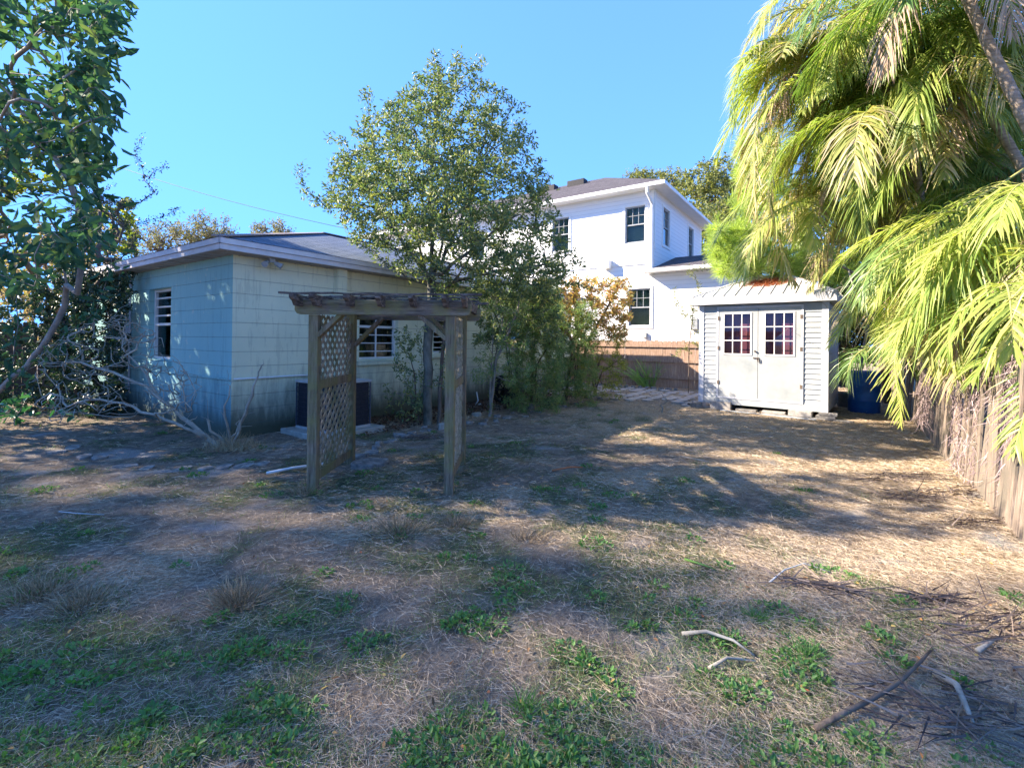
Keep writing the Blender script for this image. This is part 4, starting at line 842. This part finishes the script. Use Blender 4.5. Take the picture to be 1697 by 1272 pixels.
k = 500; P = np.stack([rng.normal(q[0] + .05, .16, k), rng.normal(q[1] - .05, .1, k), np.full(k, .01)], 1); o = blades('dry_grass_tuft', P, rng.normal(size=(k, 3)) * .6 + np.array((0, 0, .9)), rng.uniform(.1, .28, k), .005, isl('pale straw', [(.3, .22, .13), (.5, .4, .26)])); tag(o, 'pale dry grass tuft at the foot of the corner stump', 'grass tuft')

# -- background trees
def bgtree(label, x, y, Y, rx, rz, lm, n=150, L=.2, Wd=.1, dens=9, name='background_tree', up_=0):
    dens *= 3.2; n = int(n * 1.5); c_ = at(x, y, Y); T = blob(c_, (rx, rx * .8, rz), n); T = T[T[:, 2] > .8]; b_ = np.array((c_[0], Y, 0)); return tree(name, label, 'tree', [[b_, b_ + np.array((0, 0, max(.6, c_[2] - rz * .9))), c_ - np.array((0, 0, rz * .3))]], T, .16, lm, M['bark2'], L, Wd, dens, leafr=.035, step=.5, tip=.01, spread=.25, group='trees beyond the houses', droop=0)
bgtree('olive tree showing above the left end of the house roof', 345, 395, 30, 1.9, 1.7, L_grey, 170, .16, .06, 22)
bgtree('hazy olive tree between the left sprays and the taller roofline tree', 265, 405, 28, 2.2, 1.5, L_grey, 150, .16, .06, 14)
bgtree('small olive treetop just above the house ridge', 450, 395, 30, 1.5, 1.3, L_grey, 120, .16, .06, 22)
bgtree('sunny oak crown above the right eave of the white house', 1190, 320, 34, 3.2, 2.6, L_far, 300, .2, .1, 20)
bgtree('dark leaved tree between the white house and the palms', 1205, 390, 27, 2.2, 2.4, L_far, 220, .18, .09, 18)
bgtree('small treetop peeking over the white house roof', 1065, 300, 42, 1.8, 1.3, L_far, 90, .2, .1, 18)
bgtree('tree beside the white house gutter corner', 1112, 306, 40, 1.6, 1.4, L_far, 80, .2, .1, 18)
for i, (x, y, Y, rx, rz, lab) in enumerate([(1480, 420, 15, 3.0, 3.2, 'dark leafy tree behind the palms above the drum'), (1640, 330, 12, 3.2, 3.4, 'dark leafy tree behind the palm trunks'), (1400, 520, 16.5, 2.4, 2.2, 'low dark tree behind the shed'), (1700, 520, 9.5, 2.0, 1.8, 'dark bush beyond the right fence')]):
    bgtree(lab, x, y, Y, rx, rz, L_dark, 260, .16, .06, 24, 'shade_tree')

# -- pine behind the shed
def pine():
    Y = 11.6; base = np.array((at(1480, 600, Y)[0], Y + .2, 0))
    seeds = [[base, at(1450, 440, Y), at(1412, 360, Y), at(1371, 281, Y), at(1330, 200, Y)], px([(1440, 425), (1360, 440), (1290, 430), (1215, 425)], Y - .6), px([(1430, 400), (1350, 400), (1270, 385), (1205, 395)], Y - .3), px([(1395, 340), (1330, 330), (1262, 300), (1240, 250)], Y), px([(1371, 281), (1310, 270), (1260, 240)], Y)]
    T = [];
    for (x0, x1, y0, y1, k) in ((1180, 1335, 375, 455, 150), (1185, 1250, 395, 435, 40), (1222, 1290, 225, 350, 70), (1300, 1420, 420, 465, 40), (1260, 1400, 300, 400, 50), (1210, 1260, 320, 375, 12)): T += [at(random.uniform(x0, x1), random.uniform(y0, y1), Y - .4 + random.uniform(-.8, .7)) for _ in range(k)]
    P, par, rr, ch = grow(seeds, T, .25, .006, .1, 2.3, .08, .1); t = thing('pine_tree', 'leaning pine with pale green needle tufts above the shed roof', 'tree', base)
    wood_mesh(P, par, rr, ch, 'trunk', M['bark2'], t, base)
    tips = [i for i in range(len(P)) if rr[i] < .02 and par[i] >= 0]; pp_, dd_ = [], []
    for i in tips:
        d = unit(P[i] - P[par[i]]); k = 26 if ch[i] else 150
        pp_.append(P[i] + rng.normal(size=(k, 3)) * .02 + d * rng.uniform(-.1, .05, (k, 1))); dd_.append(d * .8 + rng.normal(size=(k, 3)) * .5 + np.array((0, 0, .25)))
    pp_ = np.concatenate(pp_); dd_ = np.concatenate(dd_)
    blades('crown', pp_ - base, dd_, rng.uniform(.18, .32, len(pp_)), .012, L_pine, t, bend=.15)
pine()
q = np.array((7.9, 10.9, 0)); T = [at(random.uniform(1335, 1440), random.uniform(400, 500), 10.2 + random.uniform(-.5, .4)) for _ in range(60)] + [at(x, y, 9.3) for x, y in ((1290, 560), (1310, 548), (1352, 500), (1340, 480), (1380, 540), (1395, 590), (1375, 610), (1370, 585))]
tree('dead_shrub', 'pale bare branches arching over the right end of the shed roof', 'shrub', [[q, at(1440, 520, 10.6), at(1425, 460, 10.3), at(1380, 430, 10.2)], px([(1425, 470), (1380, 480), (1340, 500)], 9.7)], T, .03, None, M['bone'], 0, 0, 0, step=.14, wob=.2, tip=.003)

# ================================================================== PALMS
P_green = leafmat('palm leaflet green', [(.14, .22, .05), (.24, .32, .07), (.36, .4, .11)], .4, .35, .5)
P_yel = leafmat('palm leaflet yellow', [(.22, .3, .07), (.36, .41, .1), (.5, .47, .18)], .45, .4, .4)
P_mix = leafmat('palm leaflet ageing', [(.16, .2, .06), (.32, .34, .1), (.5, .41, .19), (.52, .42, .32)], .5, .35)
P_dead = leafmat('dead palm leaflet', [(.25, .17, .12), (.4, .3, .24), (.5, .4, .34)], .8, .2, .1)
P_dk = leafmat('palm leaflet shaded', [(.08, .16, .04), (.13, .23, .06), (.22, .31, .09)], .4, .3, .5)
M['palmtrunk'] = noisy('ringed palm trunk', (.14, .11, .08), (.28, .23, .19), 5, .8, .6, (1, 1, 6), c3=(.4, .34, .3))
def frond(path, base, parent, mt, ll=.5, w=.02, name='frond', pairs=None, droop=.5, flat=1.0, sag=.25):
    path = [np.array(p) for p in path]
    # resample with smoothing
    pts = []; n = len(path)
    def cr(p0, p1, p2, p3, t): return .5 * ((2 * p1) + (-p0 + p2) * t + (2 * p0 - 5 * p1 + 4 * p2 - p3) * t * t + (-p0 + 3 * p1 - 3 * p2 + p3) * t ** 3)
    for i in range(n - 1):
        p0 = path[max(i - 1, 0)]; p3 = path[min(i + 2, n - 1)]
        for t in np.linspace(0, 1, 8, endpoint=False): pts.append(cr(p0, path[i], path[i + 1], p3, t))
    pts.append(path[-1]); pts = np.array(pts); seg = np.linalg.norm(np.diff(pts, axis=0), axis=1); cum = np.concatenate([[0], np.cumsum(seg)]); L = cum[-1]
    k = pairs or int(L / .035); u = np.linspace(.1, 1, k); s = u * L
    c = np.stack([np.interp(s, cum, pts[:, a]) for a in range(3)], 1); c2 = np.stack([np.interp(np.minimum(s + .03, L), cum, pts[:, a]) for a in range(3)], 1); c1 = np.stack([np.interp(s - .03, cum, pts[:, a]) for a in range(3)], 1)
    d = unit(c2 - c1); up = np.array((0, 0, 1.)); sidev = np.cross(d, up); 
    bad = np.linalg.norm(sidev, axis=1) < .35
    view = unit(np.cross(d, unit(path[-1] - path[0] + np.array((.01, .3, .2))))); tw = rng.uniform(-.5, .5)
    sref = unit(np.cross(d[0], up) + np.array((1e-3, 0, 0))); sref = unit(sref + np.array((0, 0, tw * .4))); sv = unit(sref[None] - d * (d @ sref)[:, None]); nv = np.cross(sv, d); nv = np.where(nv[:, 2:3] < 0, nv, nv)
    ln = ll * (np.sin(np.pi * np.clip(u * .86 + .12, 0, 1)) ** .6) * rng.uniform(.8, 1.1, k) * np.where(rng.random(k) < .1, rng.uniform(.25, .8, k), 1)
    VV = []; FF = []; o = 0
    for sg in (1, -1):
        dirv = unit(sv * sg * (1.0 - .45 * u[:, None]) + d * (.45 + .5 * u[:, None]) + nv * .28 + rng.normal(size=(k, 3)) * .12); S_ = unit(np.cross(dirv, nv + rng.normal(size=(k, 3)) * .25)); rows = []
        for j in range(4):
            t = j / 3; cc_ = c + dirv * (ln * t)[:, None] + np.array((0, 0, -1.)) * (ln * t * t * droop * rng.uniform(.8, 1.25, k))[:, None]; ww = w * (.55, 1, .75, .05)[j] * .5; rows += [cc_ - S_ * ww, cc_ + S_ * ww]
        VV.append(np.stack(rows, 1).reshape(-1, 3)); b_ = (np.arange(k) * 8)[:, None] + o; FF.append(np.concatenate([b_ + np.array([[2 * i, 2 * i + 1, 2 * i + 3, 2 * i + 2]]) for i in range(3)], 1).reshape(-1, 4)); o += k * 8
    ob = npmesh(name, np.concatenate(VV) - base, np.concatenate(FF), mt, parent)
    # rachis joined to the same mesh
    mb = MB(); mb.tube([p - base for p in pts[::2]], list(np.linspace(.014, .003, len(pts[::2]))), 5); r_ = mb.build('stalk', M['rach'], ob, True); return ob
M['rach'] = noisy('frond stalk', (.3, .32, .08), (.42, .38, .16), 6, .5, .1)
def arc(p, az, el0, el1, L, n=6):
    p = np.array(p, float); pts = [p.copy()]; 
    for i in range(n): e = R(el0 + (el1 - el0) * (i / (n - 1)) ** .8); p = p + np.array((math.cos(az) * math.cos(e), math.sin(az) * math.cos(e), math.sin(e))) * L / n; pts.append(p.copy())
    return pts
def palm(label, basept, stems, crowns, mats, L=(1.7, 2.5), nf=20, azr=None, ll=.5, seed=0, keys=(), el=(75, -80)):
    rd = random.Random(seed); b_ = np.array(basept, float); t = thing('palm_tree', label, 'palm', b_, 0, 'palms along the right fence')
    for c_ in crowns:
        c_ = np.array(c_); mid = (b_ + c_) / 2 + np.array((rd.uniform(-.2, .2), .1, .3)); mb = MB(); pts = []
        for i in range(26): u = i / 25; pts.append((b_ * (1 - u) ** 2 + mid * 2 * u * (1 - u) + c_ * u * u) - b_)
        mb.tube(pts, [.075 - .03 * i / 25 + .004 * (i % 2) for i in range(26)], 9); mb.build('trunk', M['palmtrunk'], t, True)
        for i in range(nf):
            az = 2 * math.pi * i / nf + rd.uniform(-.3, .3) if azr is None else rd.uniform(*azr); e0 = rd.uniform(20, el[0]); e1 = rd.uniform(el[1], -45)
            frond(arc(c_, az, e0, e1, rd.uniform(*L)), b_, t, mats[rd.randrange(len(mats))], ll, droop=rd.uniform(.35, .9))
        for i in range(2): frond(arc(c_, rd.uniform(2, 4.5), rd.uniform(-30, 0), -88, rd.uniform(*L) * .8), b_, t, P_dead, ll * .7, w=.018, droop=1.2, name='dead_frond')
    for k_ in keys: frond(k_[0], b_, t, k_[1], k_[2] if len(k_) > 2 else ll, w=k_[3] if len(k_) > 3 else .024, droop=k_[4] if len(k_) > 4 else .45)
    return t
fb = lambda t, off=.35: np.array((3.88, 3.62, 0)) + d2 * t - d1 * off
def hang(n, poly, Yr, mats, seed, Lr=(1.3, 2.2)):
    rd = random.Random(seed); out = []
    while len(out) < n:
        x = rd.uniform(min(p[0] for p in poly), max(p[0] for p in poly)); y = rd.uniform(min(p[1] for p in poly), max(p[1] for p in poly))
        ins = False; j = len(poly) - 1
        for i in range(len(poly)):
            (xi, yi), (xj, yj) = poly[i], poly[j]
            if (yi > y) != (yj > y) and x < (xj - xi) * (y - yi) / (yj - yi) + xi: ins = not ins
            j = i
        if not ins: continue
        az = rd.uniform(math.pi * .75, math.pi * 1.75); out.append((arc(at(x, y, rd.uniform(*Yr)), az, rd.uniform(-20, 45), rd.uniform(-88, -60), rd.uniform(*Lr)), mats[rd.randrange(len(mats))], rd.uniform(.4, .58), rd.uniform(.018, .027), rd.uniform(.5, 1.)))
    return out
palm('palm with yellowing fronds hanging beside the shed and drum', fb(7.2), 1, [at(1440, 330, 8.6), at(1395, 210, 8.4)], [P_mix, P_yel, P_green, P_mix], seed=1, keys=[(px([(1560, 420), (1534, 440), (1472, 462), (1425, 501), (1375, 574)], 7.3), P_yel, .42), (px([(1450, 300), (1400, 340), (1360, 420), (1345, 480)], 8.3), P_mix, .5)] + hang(26, [(1300, 200), (1480, 200), (1540, 380), (1440, 400), (1340, 330)], (7.6, 8.8), [P_mix, P_yel, P_green], 21))
palm('palm whose topmost frond hangs out against the blue sky', fb(5.6), 1, [at(1330, 110, 7.6), at(1430, 60, 7.4)], [P_mix, P_mix, P_green, P_yel], L=(1.0, 1.6), seed=2, keys=[(px([(1400, 80), (1310, 75), (1240, 95), (1215, 160), (1222, 205)], 7.2), P_green, .42), (px([(1330, 110), (1270, 150), (1250, 250), (1255, 360)], 7.4), P_mix, .5), (px([(1340, 150), (1290, 220), (1275, 330), (1300, 430), (1320, 470)], 7.6), P_mix, .55)] + hang(30, [(1350, -60), (1480, -60), (1480, 200), (1370, 230), (1330, 120)], (7.0, 8.2), [P_mix, P_yel, P_green, P_mix, P_dead], 22))
palm('tall palm with dense hanging fronds above the pine', fb(4.6), 1, [at(1500, 100, 7.0), at(1470, 220, 7.4)], [P_green, P_mix, P_green, P_yel], seed=3, keys=[(px([(1480, 90), (1440, 150), (1420, 280), (1440, 400)], 6.6), P_green, .6), (px([(1530, 60), (1500, 150), (1480, 260), (1450, 350)], 6.3), P_green, .65)] + hang(26, [(1430, -60), (1640, -60), (1600, 220), (1450, 230)], (6.2, 7.6), [P_green, P_mix, P_green, P_yel], 23))
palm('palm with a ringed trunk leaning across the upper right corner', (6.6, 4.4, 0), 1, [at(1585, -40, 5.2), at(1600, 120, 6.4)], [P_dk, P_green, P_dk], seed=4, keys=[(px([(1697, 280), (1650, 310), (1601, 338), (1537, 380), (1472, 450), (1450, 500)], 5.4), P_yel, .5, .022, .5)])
palm('palm with broad green fronds spread over the right fence', fb(1.6), 1, [at(1740, 380, 4.9)], [P_green, P_yel, P_dk], seed=5, nf=14, keys=hang(24, [(1560, 380), (1750, 380), (1750, 540), (1600, 540)], (4.6, 6.2), [P_green, P_yel, P_mix, P_green], 31, (.9, 1.4)) + hang(16, [(1650, 430), (1850, 430), (1850, 560), (1660, 560)], (3.7, 4.7), [P_green, P_yel, P_mix], 35, (.8, 1.2)) + hang(10, [(1440, 420), (1540, 420), (1540, 520), (1450, 500)], (7.2, 8.4), [P_dk, P_yel, P_mix], 33, (1.0, 1.4)) + hang(7, [(1450, 540), (1490, 540), (1490, 600), (1455, 600)], (8.6, 9.3), [P_dk, P_mix, P_dk], 37, (.8, 1.1)) + [(px([(1740, 400), (1660, 430), (1600, 470), (1530, 520), (1500, 570)], 5.0), P_green, .48), (px([(1620, 470), (1560, 480), (1501, 534), (1487, 577), (1483, 613), (1490, 657), (1494, 700)], 6.0), P_yel, .42, .022, .3), (px([(1740, 450), (1697, 505), (1678, 559), (1635, 592), (1613, 628)], 4.3), P_green, .42), (px([(1640, 380), (1590, 440), (1560, 520), (1570, 600)], 5.8), P_yel, .45), (px([(1760, 560), (1720, 620), (1697, 690), (1680, 750)], 3.7), P_green, .3, .018), (px([(1720, 330), (1640, 360), (1570, 400), (1520, 450)], 4.8), P_yel, .45)])
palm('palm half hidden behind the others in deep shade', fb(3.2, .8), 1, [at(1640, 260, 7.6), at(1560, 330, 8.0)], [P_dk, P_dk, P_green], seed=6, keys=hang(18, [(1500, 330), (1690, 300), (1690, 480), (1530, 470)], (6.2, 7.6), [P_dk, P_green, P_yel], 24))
# dead fruit stalks hanging on the fence
for i, (x, y0_, y1_, Y) in enumerate([(1590, 610, 790, 5.2), (1622, 600, 830, 4.8), (1655, 590, 800, 4.4), (1672, 560, 860, 4.05), (1535, 620, 700, 6.2), (1690, 600, 720, 3.9)]):
    a_, b_ = at(x, y0_, Y), at(x - 4, y1_, Y); b_[0] += 0; k = 260; u = rng.random((k, 1)); P_ = a_ + (b_ - a_) * u + rng.normal(size=(k, 3)) * .035; P_[:, 2] = np.maximum(P_[:, 2], .02)
    o = blades('dead_flower_stalk', P_, rng.normal(size=(k, 3)) * .5 + np.array((0, 0, -1.)), rng.uniform(.08, .22, k), .007, isl('dead stalk %d' % i, [(.14, .1, .11), (.3, .23, .24), (.45, .36, .36)]), segs=3, bend=.5)
    tag(o, 'dry tangled palm flower stalk hanging down the right fence', 'palm stalk', 'dry stalks hanging on the right fence')

# ================================================================== SHADE TREES left of the frame
def offtree(label, c_, r_, n, dens=9, L=.16):
    c_ = np.array(c_, float); T = blob(c_, r_, n); b_ = np.array((c_[0], c_[1], 0)); tree('shade_tree', label, 'tree', [[b_, b_ + np.array((0, 0, c_[2] - r_[2] * .6)), c_]], T, .16, L_hedge, M['bark2'], L, L * .5, dens, leafr=.04, step=.4, tip=.008, spread=.3)
offtree('tall tree far left of the yard, outside the picture', (-24, 5.5, 12.6), (3.0, 2.9, 3.3), 420, 26, .2)
offtree('tall broad tree far left of the lawn, outside the picture', (-23, 2.4, 14.5), (3.0, 3.1, 4.8), 420, 26, .2)
offtree('tree shading the side wall, outside the picture', (-10.3, 7.3, 5.0), (2.2, 1.7, 2.9), 460, 50, .2)

# ================================================================== GROUND COVER
def scatter(n, pw=1.6, y0=1.3, y1=17.0):
    a = 1 - pw; u = rng.random(n); Y = (y0 ** a + u * (y1 ** a - y0 ** a)) ** (1 / a); X = rng.uniform(-1.12, 1.12, n) * Y + rng.normal(size=n) * .1
    rx = X - C[0]; ry = Y - C[1]; inside = (rx * d2[0] + ry * d2[1] > -.02) & (rx * d1[0] + ry * d1[1] > -.02) & (rx * d2[0] + ry * d2[1] < LU)
    fx = (X - 3.88) * .8195 - (Y - 3.62) * .573
    k = ~inside & (fx < .3); return X[k], Y[k]
X, Y = scatter(430000); s = strawmask(X, Y) * (1 - .85 * sandmask(X, Y)) * (1 - .55 * greenmask(X, Y)); keep = rng.random(len(X)) < .12 + s * .9; X, Y = X[keep], Y[keep]; n = len(X)
a = rng.uniform(0, 6.28, n); D = np.stack([np.cos(a), np.sin(a), rng.uniform(-.04, .28, n)], 1); P = np.stack([X, Y, gh(X, Y) + rng.uniform(.002, .02, n)], 1)
o = blades('dry_grass', P, D, rng.triangular(.01, .025, .12, n) * (1 + .03 * Y), np.maximum(.0015, Y * .0007), isl('straw', [(.26, .19, .13), (.42, .32, .22), (.54, .43, .31), (.68, .56, .41), (.5, .42, .34), (.34, .27, .21)]), bend=.45); tag(o, 'matted dry straw coloured grass covering the yard', 'dry grass', kind='stuff')
X, Y = scatter(110000, 1.7); keep = rng.random(len(X)) < .02 + greenmask(X, Y) * .9; X, Y = X[keep], Y[keep]; n = len(X)
D = rng.normal(size=(n, 3)) * .75 + np.array((0, 0, .75)); D[:, 2] = np.abs(D[:, 2]) ; P = np.stack([X, Y, gh(X, Y)], 1)
o = blades('green_grass', P, D, rng.uniform(.02, .07, n) * (1 + .02 * Y), np.maximum(.003, Y * .0009), leafmat('grass blade', [(.07, .13, .05), (.11, .19, .06), (.18, .25, .09), (.28, .27, .14)], .6, .25)); tag(o, 'short green grass growing in patches across the yard', 'grass', kind='stuff')
# broad leaved weeds in clumps
cl = []
while len(cl) < 300:
    x, y = scatter(1, 1.8)
    if len(x) and random.random() < greenmask(x, y)[0] * .9 + .03: cl.append((x[0], y[0], random.triangular(.02, .12, .04)))
PP, DD, LL = [], [], []
for x, y, r in cl:
    k = int(30 + 900 * r * r * 10 * .6); a = rng.uniform(0, 6.28, k); q_ = r * np.sqrt(rng.random(k)); xx = x + q_ * np.cos(a); yy = y + q_ * np.sin(a)
    PP.append(np.stack([xx, yy, gh(xx, yy) + rng.uniform(.003, .035, k) * (1 - q_ / r * .6)], 1)); DD.append(np.stack([np.cos(a), np.sin(a), rng.uniform(.1, .9, k)], 1) + rng.normal(size=(k, 3)) * .5); LL.append(rng.uniform(.014, .032, k))
PP = np.concatenate(PP); DD = np.concatenate(DD); LL = np.concatenate(LL); o = leaves('green_weeds', PP, DD, LL, LL * .55, L_weed, roll=np.array((0, 0, 1.))); tag(o, 'low bright green weeds clumped in the grass', 'weeds', kind='stuff')
# dry upright tufts
def tuft(x, y, lab, r=.1, k=260, h=.16, green=False):
    q = gr(x, y); P = np.stack([rng.normal(q[0], r * .6, k), rng.normal(q[1], r * .5, k), np.zeros(k)], 1); P[:, 2] = gh(P[:, 0], P[:, 1]); D = (P - q) / r * .8 + rng.normal(size=(k, 3)) * .35; D[:, 2] = rng.uniform(.4, 1.2, k)
    o = blades('grass_tuft', P, D, rng.uniform(.5, 1.1, k) * h, .004, L_weed if green else isl('tuft', [(.14, .1, .06), (.3, .22, .13), (.42, .32, .2)])); tag(o, lab, 'grass tuft')
tuft(395, 995, 'straw coloured tuft of dead grass in the lower left lawn', .1, 420, .16); tuft(66, 990, 'brown dead tuft at the left edge', .13, 380); tuft(135, 1005, 'low brown tuft right of the one at the left edge', .1, 300, .12)
tuft(662, 880, 'dry tuft below the arbor opening', .14, 380, .16); tuft(755, 866, 'small dry tuft below the right arbor post', .1, 260, .12); tuft(1337, 1082, 'bright green tuft in the lower right', .05, 160, .1, True); tuft(505, 815, 'pale dry tuft at the foot of the left arbor post', .12, 260, .13)
tuft(870, 1168, 'green tuft at the bottom middle', .05, 160, .09, True); tuft(1250, 1018, 'small green tuft right of the weed patch', .05, 190, .08, True); tuft(875, 890, 'pale tuft in the middle lawn', .12, 220, .1)
# sticks and fallen fronds
def stick(pts, r, lab, m_=None, name='stick'):
    pp_ = [gr(x, y) for x, y in pts]; L = len(pp_); o = MB().tube([p + np.array((0, 0, r + gh(p[0], p[1]) + .008 + (.02 if 0 < i < L - 1 else 0))) for i, p in enumerate(pp_)], list(np.linspace(r, r * .45, L)), 7).build(name, m_ or M['bone'], None, True); tag(o, lab, 'stick')
stick([(1350, 1206), (1400, 1188), (1445, 1165), (1490, 1140), (1525, 1108), (1545, 1080)], .012, 'long brown palm stalk lying in the lower right', M['bark2'])
stick([(1130, 1049), (1170, 1052), (1215, 1065), (1250, 1082)], .011, 'curved grey stick in the lower right lawn')
stick([(1175, 1103), (1205, 1093), (1252, 1090)], .009, 'short grey stick just below the curved one')
stick([(1275, 968), (1300, 950), (1332, 940), (1375, 950)], .006, 'pale curled strip beside the dark fallen frond', M['vinyl'])
stick([(1135, 925), (1165, 940), (1188, 943)], .008, 'dark green leaf stalk in the middle right lawn', L_weed)
stick([(1550, 1120), (1585, 1145), (1600, 1180), (1612, 1200)], .016, 'grey curved frond base near the bottom right corner')
stick([(1620, 1085), (1655, 1065)], .012, 'short pale stick near the right edge')
stick([(98, 846), (130, 854), (173, 853)], .006, 'thin pale twig in the left lawn', M['vinyl'])
stick([(915, 783), (945, 780), (965, 776)], .012, 'orange brown stick in the middle lawn', M['needles'])
stick([(1130, 760), (1175, 768)], .012, 'grey stick on the lit grass before the shed')
def debris(pts, lab, n=160, w=.09, dark=True):
    n = int(n * .55); pp_ = np.array([gr(x, y) for x, y in pts]); t = np.linspace(0, 1, len(pp_)); u = rng.random(n); P = np.stack([np.interp(u, t, pp_[:, a]) for a in range(3)], 1) + rng.normal(size=(n, 3)) * np.array((w, w * .7, 0)); P[:, 2] = gh(P[:, 0], P[:, 1]) + rng.uniform(.01, .05, n)
    ax = unit(pp_[-1] - pp_[0]); n = n; D = ax * rng.choice([-1, 1], (n, 1)) + rng.normal(size=(n, 3)) * np.array((.55, .55, .12))
    o = blades('fallen_frond', P, D, rng.uniform(.08, .3, n), .009, isl('fallen', [(.07, .055, .055), (.14, .11, .1), (.28, .22, .18)] if dark else [(.25, .2, .15), (.4, .32, .24)]), bend=.12, segs=3); tag(o, lab, 'palm debris')
debris([(1295, 965), (1350, 972), (1420, 985)], 'dark fallen frond lying in the right lawn', 170, .03); debris([(1510, 1000), (1570, 1003), (1620, 998)], 'dark fallen frond near the right edge below the fence', 150, .03)
debris([(1430, 795), (1490, 790), (1545, 795)], 'dark litter of fronds furthest along the fence', 240, .14); debris([(1480, 825), (1540, 825), (1610, 815)], 'dark litter of fronds midway along the fence', 320, .14); debris([(1550, 872), (1600, 870), (1650, 865)], 'thin dark frond near the foot of the fence', 120, .04)
debris([(1590, 1060), (1650, 1040), (1697, 1050)], 'dark litter of frond pieces at the right edge', 260, .14); debris([(1530, 1170), (1600, 1190), (1697, 1200)], 'litter of leaf pieces in the bottom right corner', 260, .16); debris([(680, 728), (705, 724), (730, 728)], 'heap of red brown leaf litter beside the bed stones', 160, .06)
# leaf litter in the house bed and scattered fallen leaves
k = 5000; u = rng.random(k) * 8.5 + .9; vv = -rng.random(k) ** 1.2 * 1.3 - .03; P = C + d2 * u[:, None] + d1 * vv[:, None]; P[:, 2] = .01 + rng.random(k) * .04 + gh(P[:, 0], P[:, 1]); o = leaves('leaf_litter', P, rng.normal(size=(k, 3)) * np.array((1, 1, .3)), .06, .025, isl('litter', [(.03, .02, .015), (.09, .05, .03), (.2, .12, .08), (.12, .06, .03)]), roll=np.array((0, 0, 1.))); tag(o, 'brown leaf litter in the bed along the house', 'leaf litter', kind='stuff')
X, Y = scatter(600, 1.5); n = len(X); P = np.stack([X, Y, gh(X, Y) + .02], 1); o = leaves('fallen_leaves', P, rng.normal(size=(n, 3)) * np.array((1, 1, .2)), rng.uniform(.015, .035, n), .014, isl('fallen leaf', [(.08, .04, .02), (.25, .14, .07), (.4, .3, .1), (.3, .1, .05)]), roll=np.array((0, 0, 1.))); tag(o, 'scattered fallen brown leaves on the grass', 'fallen leaves', kind='stuff')
